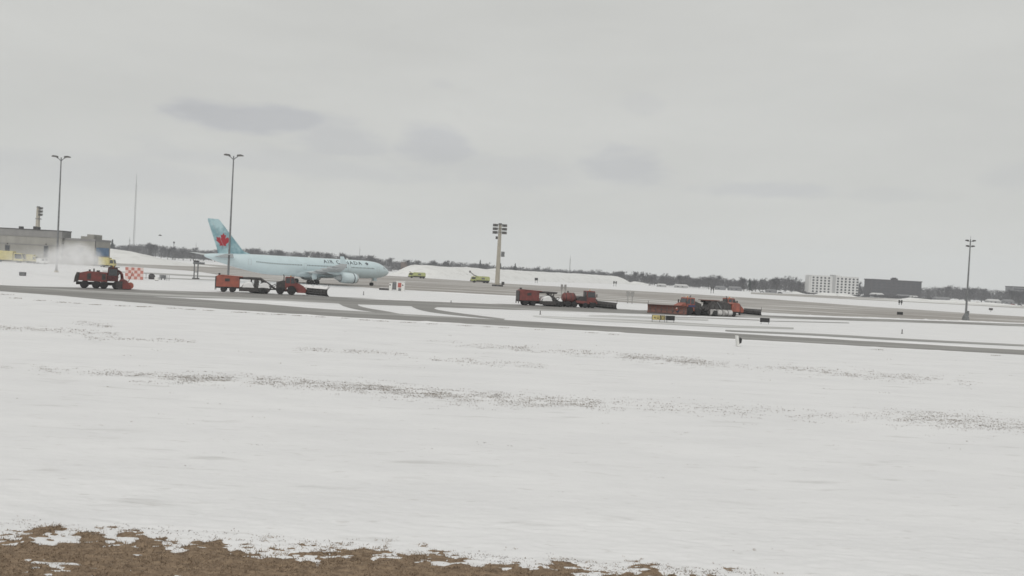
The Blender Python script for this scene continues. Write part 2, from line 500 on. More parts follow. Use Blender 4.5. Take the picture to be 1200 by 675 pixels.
build_grass()


# ------------------------------------------------------------------ pavements
def asphalt(name, col, dust, seed, sx=.05):
    m = bpy.data.materials.new(name); m.use_nodes = True; nt = m.node_tree; L = nt.links
    b = nt.nodes['Principled BSDF']; b.inputs['Roughness'].default_value = .8; b.inputs['Specular IOR Level'].default_value = .25
    tc = nt.nodes.new('ShaderNodeTexCoord')

    def noi(sc, st, det=6):
        mp = nt.nodes.new('ShaderNodeMapping'); mp.inputs['Scale'].default_value = st; mp.inputs['Location'].default_value = (seed, seed * 2, 0)
        mp.inputs['Rotation'].default_value = (0, 0, R(-20)); L.new(tc.outputs['Object'], mp.inputs[0])
        n = nt.nodes.new('ShaderNodeTexNoise'); n.inputs['Scale'].default_value = sc; n.inputs['Detail'].default_value = det; n.inputs['Roughness'].default_value = .62
        L.new(mp.outputs[0], n.inputs['Vector']); return n.outputs[0]
    cr = nt.nodes.new('ShaderNodeValToRGB'); L.new(noi(.12, (.25, 1, 1)), cr.inputs[0])
    cr.color_ramp.elements[0].color = tuple(x * .82 for x in col) + (1,); cr.color_ramp.elements[1].color = tuple(x * 1.15 for x in col) + (1,)
    cr.color_ramp.elements[0].position = .3; cr.color_ramp.elements[1].position = .7
    mr = nt.nodes.new('ShaderNodeMapRange'); mr.interpolation_type = 'SMOOTHSTEP'; L.new(noi(.16, (sx / .16 * .3, .55, 1), 9), mr.inputs[0])
    mr.inputs[1].default_value = dust[0]; mr.inputs[2].default_value = dust[1]; mr.inputs[3].default_value = 0; mr.inputs[4].default_value = dust[2]
    mx = nt.nodes.new('ShaderNodeMix'); mx.data_type = 'RGBA'; L.new(mr.outputs[0], mx.inputs[0]); L.new(cr.outputs[0], mx.inputs[6]); mx.inputs[7].default_value = (.74, .74, .73, 1)
    L.new(mx.outputs[2], b.inputs['Base Color'])
    return m


M_['taxi'] = asphalt('taxiway_asphalt', (.285, .278, .268), (.53, .72, .7), 3)
M_['taxi2'] = asphalt('taxiway_asphalt_old', (.275, .268, .258), (.50, .70, .7), 9)
M_['apron'] = asphalt('apron_concrete', (.335, .31, .288), (.44, .68, .8), 21)
M_['track'] = asphalt('half_cleared_track', (.33, .325, .315), (.36, .60, .9), 40, .02)


def densify(pts, step=6.0):
    out = []
    for a, b in zip(pts[:-1], pts[1:]):
        n = max(1, int((b - a).length / step))
        out += [a.lerp(b, k / n) for k in range(n)]
    return out + [pts[-1]]


def smooth_line(px, n=2):
    p = [at(*q) for q in px]
    for _ in range(n):
        q = [p[0]]
        for a, b in zip(p[:-1], p[1:]): q += [a.lerp(b, .25), a.lerp(b, .75)]
        p = q + [p[-1]]
    return p


def pavement(name, near_px, far_px, material, z, jit=.6, rows=5):
    """sheet between two edges given along the ground, with ragged snow at its rims"""
    def resample(p, n):
        d = [0]
        for a, b in zip(p[:-1], p[1:]): d.append(d[-1] + (b - a).length)
        t = np.linspace(0, d[-1], n); A = np.array([tuple(v) for v in p])
        return np.stack([np.interp(t, d, A[:, k]) for k in range(3)], -1)
    a = smooth_line(near_px); b = smooth_line(far_px)
    ln = sum((q - p).length for p, q in zip(a[:-1], a[1:])); n = int(min(700, max(30, ln / .8)))
    A = resample(a, n); B = resample(b, n)
    ja = jit * (fbm(A[:, 0] * .22, A[:, 1] * .22 + z * 999, 5, .65) * 2.6); jb = jit * (fbm(B[:, 0] * .22 + 77, B[:, 1] * .22 + z * 999, 5, .65) * 3.4)
    D = B - A; D = D / (np.linalg.norm(D, axis=1)[:, None] + 1e-6)
    A = A + D * ja[:, None]; B = B - D * jb[:, None]
    T = np.linspace(0, 1, rows)[:, None, None]
    G = A[None] * (1 - T) + B[None] * T
    me = np_mesh(name, G[..., 0], G[..., 1], np.full(G.shape[:2], z))
    o = link(name, me, mat=material); o['kind'] = 'structure'
    return o


pavement('near_taxiway', [(-160, 329), (0, 341.3), (60, 345.5), (100, 349.5), (200, 358), (300, 365), (400, 371.5), (500, 377), (600, 382.3), (800, 393.8), (1000, 405), (1200, 416), (1400, 427)],
         [(-160, 325.5), (0, 337.5), (60, 341.5), (100, 344), (200, 348.6), (300, 355.5), (400, 363.8), (500, 369.4), (600, 375.6), (800, 387.2), (1000, 399), (1200, 410.5), (1400, 421)], M_['taxi'], .012)
pavement('cross_taxiway', [(-160, 326), (0, 340), (100, 345.5), (200, 348.2), (300, 351), (400, 356), (500, 359.5), (600, 363), (700, 366), (800, 369.8), (900, 373), (1000, 375.8), (1100, 379), (1200, 382.6), (1400, 390)],
         [(-160, 322), (0, 335), (100, 337.2), (200, 340.8), (300, 344), (400, 348.3), (500, 352.7), (600, 356.6), (700, 361), (800, 365.5), (900, 369.8), (1000, 372.8), (1100, 376.2), (1200, 379.8), (1400, 387.6)], M_['taxi2'], .020)
pavement('taxiway_link', [(396, 355), (402, 359), (418, 363), (440, 366), (470, 370)], [(420, 355.5), (419, 358.3), (430, 361.3), (450, 364.3), (472, 368.5)], M_['taxi'], .028, .1)
pavement('taxiway_link', [(480, 357.5), (486, 361.5), (500, 365.3), (530, 369.3), (590, 375)], [(522, 358.5), (506, 361.2), (516, 364.0), (545, 368), (592, 373.8)], M_['taxi'], .032, .1)
pavement('apron', [(100, 309.5), (135, 311), (180, 314.5), (235, 318), (280, 327.5), (330, 330.5), (400, 334.8), (447, 338.5), (480, 340), (540, 343.2), (600, 346.3), (740, 354.5), (900, 366.8), (1000, 371.2), (1100, 374.8), (1200, 378.3), (1400, 385)],
         [(100, 305.5), (135, 306.5), (190, 307), (240, 309.5), (330, 315.5), (400, 320), (470, 324), (540, 328.5), (600, 333), (700, 338.2), (800, 344), (900, 350.3), (1000, 358), (1100, 364.6), (1200, 371.5), (1400, 381)], M_['apron'], .024, 1.6)
pavement('far_taxiway', [(880, 344.5), (1000, 351), (1100, 355.7), (1200, 361.5), (1400, 372)], [(880, 342.5), (1000, 347.5), (1100, 353), (1200, 358.6), (1400, 369.5)], M_['apron'], .028, .6)
pavement('service_track', [(120, 318.2), (180, 321.5), (260, 325.7)], [(120, 317), (180, 319.6), (260, 323.8)], M_['track'], .030, .4)
pavement('service_track', [(150, 325.5), (200, 327), (262, 329)], [(150, 324.4), (200, 325.8), (262, 327.6)], M_['track'], .030, .3)
pavement('half_cleared_track', [(625, 371.3), (700, 377), (750, 378.5), (850, 384), (930, 386)], [(625, 370), (700, 373), (750, 374.5), (850, 381), (930, 384)], M_['track'], .030, .4)
pavement('half_cleared_track', [(690, 370.6), (760, 373.5), (830, 376)], [(690, 369.2), (760, 370.5), (830, 374.4)], M_['track'], .030, .3)
pavement('half_cleared_track', [(850, 388.6), (950, 393), (1060, 399.5), (1200, 406)], [(850, 386.8), (950, 390.5), (1060, 397), (1200, 404)], M_['track'], .030, .3)
pavement('half_cleared_track', [(899, 376.6), (950, 377.8), (995, 378.9)], [(899, 376), (950, 377), (995, 378.2)], M_['taxi'], .030, .1)
pavement('half_cleared_track', [(770, 371.2), (830, 373.2), (890, 375.8)], [(770, 370.6), (830, 372.2), (890, 375)], M_['taxi'], .034, .1)


# low ploughed ridges of snow beside the pavements
def ridge(px, w, h, seed):
    p = densify(smooth_line(px), 1.2); rings = []
    for i, q in enumerate(p):
        d = (p[min(i + 1, len(p) - 1)] - p[max(i - 1, 0)]).normalized(); s = Vector((-d.y, d.x, 0))
        e = min(1, i / 6, (len(p) - 1 - i) / 6) + .02
        hh = h * e * (.55 + 1.0 * mnoise.noise(Vector((q.x * .35, q.y * .35, seed))) ** 2 + .3 * mnoise.noise(Vector((q.x * 1.3, q.y * 1.3, seed))))
        ww = w * (.8 + .5 * mnoise.noise(Vector((q.x * .5, q.y * .5, seed + 4))))
        rings.append([q + s * (ww * t) + Vector((0, 0, max(0, hh) * k - .03)) for t, k in ((-.5, 0), (-.3, .7), (-.05, 1.0), (.2, .75), (.5, 0))])
    mb = MB(); n = 5
    for r in rings: mb.v += [tuple(v) for v in r]
    for i in range(len(rings) - 1):
        for j in range(n - 1): mb.f.append((i * n + j, i * n + j + 1, (i + 1) * n + j + 1, (i + 1) * n + j))
    me = mb.mesh('snow_ridge'); fixnormals(me); o = link('snow_ridge', me, mat=M_['snow'], smooth='all'); o['kind'] = 'structure'


ridge([(395, 349.2), (500, 353.2), (603, 357.2)], 1.1, .35, 1); ridge([(735, 362.8), (758, 364)], 1.2, .3, 5)
ridge([(210, 348.9), (300, 353), (395, 358.8)], .9, .22, 2); ridge([(900, 369.2), (1000, 372.3), (1200, 379.3)], 1.3, .45, 3)
ridge([(620, 367), (700, 369), (800, 371), (900, 374)], 1.0, .3, 4); ridge([(200, 359), (400, 372.4), (600, 383), (800, 394.6), (1000, 405.8), (1200, 416.8)], .7, .18, 6)
ridge([(600, 374.9), (800, 386.2), (1000, 398), (1200, 409.5)], .7, .2, 7); ridge([(150, 339.4), (200, 340.6), (250, 342)], .9, .3, 8)
ridge([(1005, 346.5), (1100, 352), (1200, 357.5)], 3, 1.0, 9); ridge([(480, 341), (600, 347.4), (740, 355.8)], 1.4, .4, 10)


# large dumps of snow
def snow_bank(name, spine, width, seed, label):
    """spine: list of (point, height)"""
    mb = MB(); n = 13; rings = []
    pts = []
    for (a, ha), (b, hb) in zip(spine[:-1], spine[1:]):
        k = max(2, int((b - a).length / (width * .16)))
        pts += [(a.lerp(b, t / k), ha + (hb - ha) * t / k) for t in range(k)]
    pts.append(spine[-1])
    for i, (q, h) in enumerate(pts):
        d = (pts[min(i + 1, len(pts) - 1)][0] - pts[max(i - 1, 0)][0]).normalized(); s = Vector((-d.y, d.x, 0))
        r = []
        for j in range(n):
            t = j / (n - 1) * 2 - 1; prof = max(0, 1 - abs(t) ** 1.9) ** .8
            z = h * prof * (1 + .10 * mnoise.noise(Vector((q.x * .05, q.y * .05, t * 2 + seed))) + .05 * mnoise.noise(Vector((q.x * .2, q.y * .2, t * 5 + seed))))
            r.append(q + s * (width * .5 * t) + Vector((0, 0, z - (.05 if prof == 0 else 0))))
        rings.append(r)
    for r in rings: mb.v += [tuple(v) for v in r]
    for i in range(len(rings) - 1):
        for j in range(n - 1): mb.f.append((i * n + j, i * n + j + 1, (i + 1) * n + j + 1, (i + 1) * n + j))
    mb.f.append(tuple(reversed(range(n)))); mb.f.append(tuple((len(rings) - 1) * n + j for j in range(n)))
    me = mb.mesh(name); fixnormals(me); o = link(name, me, mat=M_['bank'], smooth='all'); o['kind'] = 'structure'; o['label'] = label
    return o


M_['bank'] = mat('dumped_snow', (.80, .80, .79), .85, col2=(.66, .655, .64), scale=.12, detail=9, stretch=(1, 1, 3), thr=(.25, .5), bump=.6)
snow_bank('snow_bank', [(along(474, 590), .3), (along(490, 600), 8.4), (along(560, 660), 8.5), (along(640, 780), 8.5), (along(700, 920), 8.8), (along(720, 950), 8.0), (along(732, 960), .3)], 46, 1, 'long steep white snow dump below the tree line')
snow_bank('snow_bank', [(along(60, 500), 7), (along(120, 500), 8.6), (along(150, 505), 7.2), (along(180, 520), 4.2), (along(205, 540), 2.4), (along(245, 560), .2)], 40, 5, 'snow mound sloping down beside the grey terminal building')
snow_bank('snow_bank', [(along(735, 980), .2), (along(744, 985), 3.6), (along(752, 990), 2.8), (along(760, 995), .2)], 20, 8, 'small snow heap at the foot of the wood')
snow_bank('snow_bank', [(along(926, 880), .2), (along(933, 885), 2.2), (along(940, 890), .3)], 14, 9, 'low snow heap left of the white block')
snow_bank('snow_bank', [(along(955, 850), .2), (along(963, 850), 3.0), (along(980, 855), 2.6), (along(990, 850), 3.2), (along(1004, 850), .2)], 18, 10, 'lumpy snow heap in front of the white block')
snow_bank('snow_bank', [(along(1052, 800), .2), (along(1066, 800), 2.6), (along(1090, 790), 1.8), (along(1120, 790), 2.4), (along(1140, 780), 1.6), (along(1160, 780), 2.0), (along(1195, 770), .6)], 12, 12, 'long low snow heap along the far car park')
snow_bank('snow_bank', [(along(1000, 700), .1), (along(1060, 690), .8), (along(1130, 690), .6), (along(1260, 680), .1)], 14, 15, 'very low drift beyond the far taxiway')


# ------------------------------------------------------------------ airliner
M_['ice'] = mat('ice_blue_paint', (.645, .765, .80), .35, var=.05, scale=.5, coat=.15)
M_['ice_fin'] = mat('fin_teal_paint', (.20, .36, .41), .4, col2=(.48, .66, .70), scale=.26, detail=4, stretch=(1, 1, .8), thr=(.40, .58), coat=.15)
M_['wing_grey'] = mat('wing_grey_paint', (.50, .53, .54), .45, var=.1, scale=.6)
M_['leaf'] = mat('leaf_red', (.42, .035, .05), .5)
M_['ink'] = mat('dark_lettering', (.07, .085, .10), .5)
M_['cowl'] = mat('pale_cowl_paint', (.66, .76, .79), .35, var=.05)
M_['lip'] = mat('polished_lip', (.62, .64, .65), .25, metal=.8)
LEAF = [(0, -1.0), (.035, -.58), (.46, -.66), (.38, -.42), (.95, .04), (.82, .11), (.93, .46), (.62, .38), (.55, .54), (.25, .20), (.38, .80), (.19, .69), (0, 1.0)]
LEAF = LEAF + [(-x, y) for x, y in reversed(LEAF[1:-1])]


def airfoil(le, te, y, z, th, n=8, vertical=False):
    """ring of a wing section; x runs aft from le to te (values are distances behind the nose)"""
    c = te - le; up = []; lo = []
    for i in range(n + 1):
        t = .5 - .5 * math.cos(math.pi * i / n)
        yt = th * c * 5 * (.2969 * math.sqrt(t) - .126 * t - .3516 * t * t + .2843 * t ** 3 - .1036 * t ** 4)
        up.append((t, yt)); lo.append((t, -yt * (.75 if not vertical else 1)))
    prof = up + lo[-2:0:-1]
    if vertical: return [(-(le + t * c), y + h, z) for t, h in prof]
    return [(-(le + t * c), y, z + h) for t, h in prof]


def build_airliner():
    P = thing('airliner', 'pale ice blue twin engine airliner with red maple leaf on its tail', 'airliner', (-40.2, 276.0, .03), R(48.0))
    st = [(0, 4.42, .03), (.25, 4.44, .48), (.8, 4.48, .93), (1.6, 4.56, 1.38), (2.7, 4.70, 1.86), (4.2, 4.86, 2.30), (6, 4.97, 2.60), (8.5, 5.02, 2.78), (11, 5.02, 2.82), (18, 5.02, 2.82), (26, 5.02, 2.82), (34, 5.02, 2.82), (42, 5.02, 2.82), (45.5, 5.12, 2.73),
          (49, 5.36, 2.48), (52.5, 5.68, 2.13), (56, 6.02, 1.70), (59.5, 6.40, 1.18), (62, 6.66, .74), (63.2, 6.78, .48), (63.55, 6.82, .28)]
    n = 36; rings = [[(-x, r * math.sin(2 * math.pi * k / n), z + r * math.cos(2 * math.pi * k / n)) for k in range(n)] for x, z, r in st]
    body = part('fuselage', MB().loft(rings), M_['ice'], P, smooth=True)

    def surf(x, ang, out=.012):
        """point on the hull at distance x behind the nose; ang from the top, positive to the right"""
        xs = [s[0] for s in st]; z = float(np.interp(x, xs, [s[1] for s in st])); r = float(np.interp(x, xs, [s[2] for s in st])) + out
        return (-x, -r * math.sin(ang), z + r * math.cos(ang))
    # belly fairing
    fr = []
    for x, w, zb in ((17.5, .6, 2.6), (20, 2.1, 2.1), (24, 2.75, 1.85), (31, 2.85, 1.85), (35, 2.3, 2.05), (38.5, .6, 2.5)):
        fr.append([(-x, w * math.cos(t), 3.4 + (3.4 - zb) * math.sin(t)) for t in [math.pi * 2 * k / 16 for k in range(16)]])
    part('belly_fairing', MB().loft(fr), M_['ice'], P, smooth=True)
    # fin with fillet
    fin = MB().loft([airfoil(46.5, 59.6, 0, 7.0, .035, vertical=True), airfoil(49.6, 59.8, 0, 7.75, .06, vertical=True), airfoil(52.2, 60.0, 0, 8.6, .085, vertical=True), airfoil(59.4, 63.1, 0, 16.3, .085, vertical=True), airfoil(60.0, 63.15, 0, 16.8, .03, vertical=True)])
    fin = part('fin', fin, M_['ice_fin'], P, smooth=True)
    for sgn in (-1, 1):
        def yw(x, z):
            t = (z - 8.6) / 7.7; le = 52.2 + 7.2 * t; te = 60.0 + 3.1 * t; c = te - le; q = min(.98, max(.02, (x - le) / c))
            return .0855 * c * 5 * (.2969 * math.sqrt(q) - .126 * q - .3516 * q * q + .2843 * q ** 3 - .1036 * q ** 4) + .03
        cx, cz, sc = 58.5, 11.0, 2.15
        vs = []; fs = []; m = len(LEAF)
        for ring in (0.0, .35, .7, 1.0):
            for a, b in LEAF:
                x, z = cx - a * sc * ring * 1.0, cz + b * sc * ring
                vs.append((-x, sgn * yw(x, z), z))
        for r in range(3):
            for k in range(m): fs.append((r * m + k, r * m + (k + 1) % m, (r + 1) * m + (k + 1) % m, (r + 1) * m + k))
        part('maple_leaf_emblem', MB().add(vs, fs), M_['leaf'], fin, label='red maple leaf on the fin', fix=False)
        rd = MB()
        for z0, z1 in ((8.9, 12), (12, 16)):
            tt = [(z - 8.6) / 7.7 for z in (z0, z1)]; xx = [52.2 + 7.2 * t + (7.8 - 4.1 * t) * .70 for t in tt]
            rd.add([(-xx[0], sgn * (yw(xx[0], z0) + .01), z0), (-xx[1], sgn * (yw(xx[1], z1) + .01), z1), (-xx[1] - .07, sgn * (yw(xx[1] + .07, z1) + .01), z1), (-xx[0] - .07, sgn * (yw(xx[0] + .07, z0) + .01), z0)], [(0, 1, 2, 3)])
        part('rudder_gap', rd, M_['wing_grey'], fin, fix=False)
    # tailplane and wings
    for sgn, nm in ((-1, 'r'), (1, 'l')):
        tp = MB().loft([airfoil(55.3, 61.2, sgn * .6, 6.55, .10), airfoil(60.6, 62.9, sgn * 9.4, 7.45, .09), airfoil(61.2, 62.9, sgn * 9.7, 7.5, .03)])
        part('tailplane', tp, M_['wing_grey'], P, smooth=True)
        w = MB().loft([airfoil(21.2, 33.4, sgn * 1.8, 3.35, .125), airfoil(25.5, 33.6, sgn * 9.4, 4.15, .11), airfoil(31.5, 37.2, sgn * 19, 5.15, .10), airfoil(38.0, 40.8, sgn * 28.6, 6.25, .09), airfoil(38.6, 40.9, sgn * 29.3, 6.5, .06)])
        wing = part('wing', w, M_['wing_grey'], P, smooth=True)
        wl = [airfoil(38.6, 40.9, sgn * 29.3, 6.5, .06), airfoil(39.4, 41.2, sgn * 29.75, 7.2, .05), airfoil(40.4, 41.6, sgn * 30.1, 8.4, .05)]
        part('winglet', MB().loft(wl), M_['ice'], wing, smooth=True)
        for yy, le, te, z in ((7.5, 29.5, 36.0, 3.55), (13.2, 31.5, 37.6, 4.2), (17.6, 33.4, 38.8, 4.75), (21.8, 35.2, 39.8, 5.2)):
            fc = [[(-x, sgn * yy + r * .7 * math.sin(2 * math.pi * k / 10), z + r * math.cos(2 * math.pi * k / 10) + (.12 if x > te - 1 else 0)) for k in range(10)] for x, r in ((le, .05), (le + 1, .28), (le + 3, .36), (te - 1, .26), (te, .04))]
            part('flap_fairing', MB().loft(fc), M_['wing_grey'], wing, smooth=True)
        # engine
        ec, ez = sgn * 9.4, 2.28
        prof = [(20.3, 1.20), (20.05, 1.32), (20.3, 1.44), (21.2, 1.53), (22.6, 1.56), (24.2, 1.50), (25.4, 1.34), (26.0, 1.20), (26.0, 1.12)]
        ring = lambda x, r: [(-x, ec + r * math.sin(2 * math.pi * k / 28), ez + r * math.cos(2 * math.pi * k / 28)) for k in range(28)]
        eng = part('engine_cowling', MB().loft([ring(*p) for p in prof], cap=False), M_['cowl'], P, smooth=True)
        part('intake_lip', MB().loft([ring(20.42, 1.17), ring(20.3, 1.20), ring(20.03, 1.33), ring(20.3, 1.45), ring(20.6, 1.49)], cap=False), M_['lip'], eng, smooth=True)
        part('fan', MB().loft([ring(21.2, 1.18), ring(21.25, .02)], cap=False), M_['dark'], eng)
        part('intake_duct', MB().loft([ring(20.42, 1.17), ring(21.25, 1.19)], cap=False), M_['wing_grey'], eng, smooth=True)
        part('cowl_joint_band', MB().loft([ring(21.45, 1.545), ring(21.45, 1.565), ring(21.75, 1.58), ring(21.75, 1.56)], cap=False), M_['ink'], eng)
        part('exhaust_nozzle', MB().loft([ring(25.5, 1.0), ring(26.6, .78), ring(27.4, .50), ring(28.2, .08)]), M_['wing_grey'], eng, smooth=True)
        py = MB().prism([(-21.4, 3.72), (-23.5, 4.02), (-26.2, 4.12), (-30.5, 3.9), (-30.5, 3.55), (-27.5, 3.1), (-25.0, 3.35), (-22.2, 3.62)], ec - .28, ec + .28, .02)
        part('pylon', py, M_['cowl'], P)
        # main gear: four wheels on a bogie
        gx, gy = 32.4, sgn * 5.3
        g = MB().cyl((-gx, gy, .75), (-gx + .4, gy * .92, 3.6), .2, .24, 10).cyl((-gx + .2, gy, 1.6), (-gx + .4, gy * .5, 3.3), .10, n=8).box(-gx - 1.05, -gx + 1.05, gy - .14, gy + .14, .58, .84)
        for ax in (-.99, .99): g.cyl((-gx + ax, gy - .85, .70), (-gx + ax, gy + .85, .70), .09, n=8)
        g = part('main_gear_leg', g, M_['white'], P)
        part('gear_door', MB().box(-gx - .7, -gx + .9, gy + sgn * .42, gy + sgn * .50, 1.55, 3.4), M_['ice'], P)
        for ax in (-.99, .99):
            for ay in (-.7, .7):
                wmesh = part('wheel', MB().wheel(-gx + ax, gy + ay, .70, .70, .5), M_['rubber'], g, smooth=True)
        # passenger windows and doors
        win = MB(); x = 8.2
        while x < 49.5:
            if not any(abs(x - d) < .75 for d in (6.4, 17.6, 33.6)):
                a0, a1 = math.acos(.23), math.acos(.10)
                q = [surf(x + dx, sgn * -1 * a) for dx, a in ((-.12, a0), (.12, a0), (.12, a1), (-.12, a1))]
                win.add(q, [(0, 1, 2, 3)])
            x += .533
        part('cabin_windows', win, M_['glass'], body, kind='stuff', fix=False)
        for dx_, hw in ((6.3, .55), (17.6, .55), (33.6, .45), (51.3, .5)):
            d = MB(); rr = lambda x, a: surf(x, -sgn * a, .015)
            top, bot = R(68), R(106)
            for xa, xb, aa, ab in ((dx_ - hw, dx_ - hw + .07, top, bot), (dx_ + hw - .07, dx_ + hw, top, bot)):
                k = 6
                vs = [rr(xa if s == 0 else xb, aa + (ab - aa) * i / k) for i in range(k + 1) for s in (0, 1)]
                d.add(vs, [(2 * i, 2 * i + 1, 2 * i + 3, 2 * i + 2) for i in range(k)])
            for a in (top, bot): d.add([rr(dx_ - hw, a), rr(dx_ + hw, a), rr(dx_ + hw, a + R(1.5)), rr(dx_ - hw, a + R(1.5))], [(0, 1, 2, 3)])
            part('cabin_door', d, M_['wing_grey'], body, fix=False)
        cw = MB()
        for (xa, xb, a0, a1) in ((2.05, 2.75, 8, 30), (2.2, 2.95, 32, 52), (2.6, 3.55, 54, 70)):
            q = [surf(x, -sgn * R(a), .014) for x, a in ((xa, a1), (xb, a1 - 3), (xb, a0), (xa, a0))]
            p_ = MB().add(q, [(0, 1, 2, 3)]); part('cockpit_window', p_, M_['glass'], body, fix=False)
        # title on the upper hull
        cu = bpy.data.curves.new('title', 'FONT'); cu.body = 'AIR CANADA'; cu.size = 1.95; cu.space_character = 1.28; cu.resolution_u = 3; cu.offset = .028
        tmp = bpy.data.objects.new('title', cu); COL.objects.link(tmp); bpy.context.view_layer.update()
        me = bpy.data.meshes.new_from_object(tmp.evaluated_get(bpy.context.evaluated_depsgraph_get()))
        bpy.data.objects.remove(tmp); bpy.data.curves.remove(cu)
        import bmesh
        bm = bmesh.new(); bm.from_mesh(me); bmesh.ops.remove_doubles(bm, verts=bm.verts, dist=1e-5)
        bmesh.ops.triangulate(bm, faces=bm.faces)
        bmesh.ops.subdivide_edges(bm, edges=[e for e in bm.edges if e.calc_length() > .5], cuts=2)
        bmesh.ops.triangulate(bm, faces=bm.faces)
        ux = [v.co.x for v in bm.verts]; u0, u1 = min(ux), max(ux)
        left = set(bm.verts); islands = []
        while left:
            st_ = [left.pop()]; isl = set(st_)
            while st_:
                v = st_.pop()
                for e in v.link_edges:
                    w_ = e.other_vert(v)
                    if w_ in left: left.discard(w_); isl.add(w_); st_.append(w_)
            islands.append(isl)
        for isl in islands:
            idx = {v: i for i, v in enumerate(isl)}; lt = MB()
            vs = []
            for v in isl:
                t = (v.co.x - u0) / (u1 - u0); h = v.co.y
                x = (26.9 - 14.3 * t) if sgn < 0 else (12.6 + 14.3 * t)
                vs.append(surf(x, -sgn * (R(61) - h / 2.85), .02))
            lt.add(vs, [tuple(idx[q] for q in f.verts) for f in bm.faces if f.verts[0] in idx])
            part('letter', lt, M_['ink'], body, fix=False)
        bm.free(); bpy.data.meshes.remove(me)
        lf = MB(); vs = [surf(10.6, -sgn * R(50), .02)] + [surf(10.6 - a * .72 * -sgn * -1, -sgn * (R(50) - b * .72 / 2.8), .02) for a, b in LEAF]
        lf.add(vs, [(0, 1 + k, 1 + (k + 1) % len(LEAF)) for k in range(len(LEAF))])
        part('small_leaf_emblem', lf, M_['ink'], body, fix=False)
    # nose gear
    ng = part('nose_gear_leg', MB().cyl((-6.67, 0, .5), (-6.5, 0, 2.6), .11, .14, 8).cyl((-6.6, 0, 1.5), (-5.2, 0, 2.5), .06, n=6).cyl((-6.67, -.4, .52), (-6.67, .4, .52), .07, n=6), M_['white'], P)
    for s in (-1, 1): part('wheel', MB().wheel(-6.67, s * .33, .52, .52, .36), M_['rubber'], ng, smooth=True)
    part('nose_gear_door', MB().box(-6.2, -5.0, .42, .47, 1.5, 2.5).box(-6.2, -5.0, -.47, -.42, 1.5, 2.5), M_['ice'], P)
    part('antenna', MB().prism([(-16, 7.8), (-16.5, 8.3), (-16.9, 8.3), (-16.9, 7.8)], -.04, .04), M_['white'], P)
    part('antenna', MB().prism([(-30, 7.8), (-30.5, 8.25), (-30.9, 8.25), (-30.9, 7.8)], -.04, .04), M_['white'], P)


build_airliner()


# ------------------------------------------------------------------ snow clearing vehicles (local x = forward, y = left, z = up)
def wheels(P, spots, r, w):
    for x, y in spots:
        t = part('wheel', MB().wheel(x, y, r, r, w), M_['rubber'], P, smooth=True)
        part('rim', MB().cyl((x, y - w * .42, r), (x, y + w * .42, r), r * .52, n=14), M_['rim'], t, smooth=True)


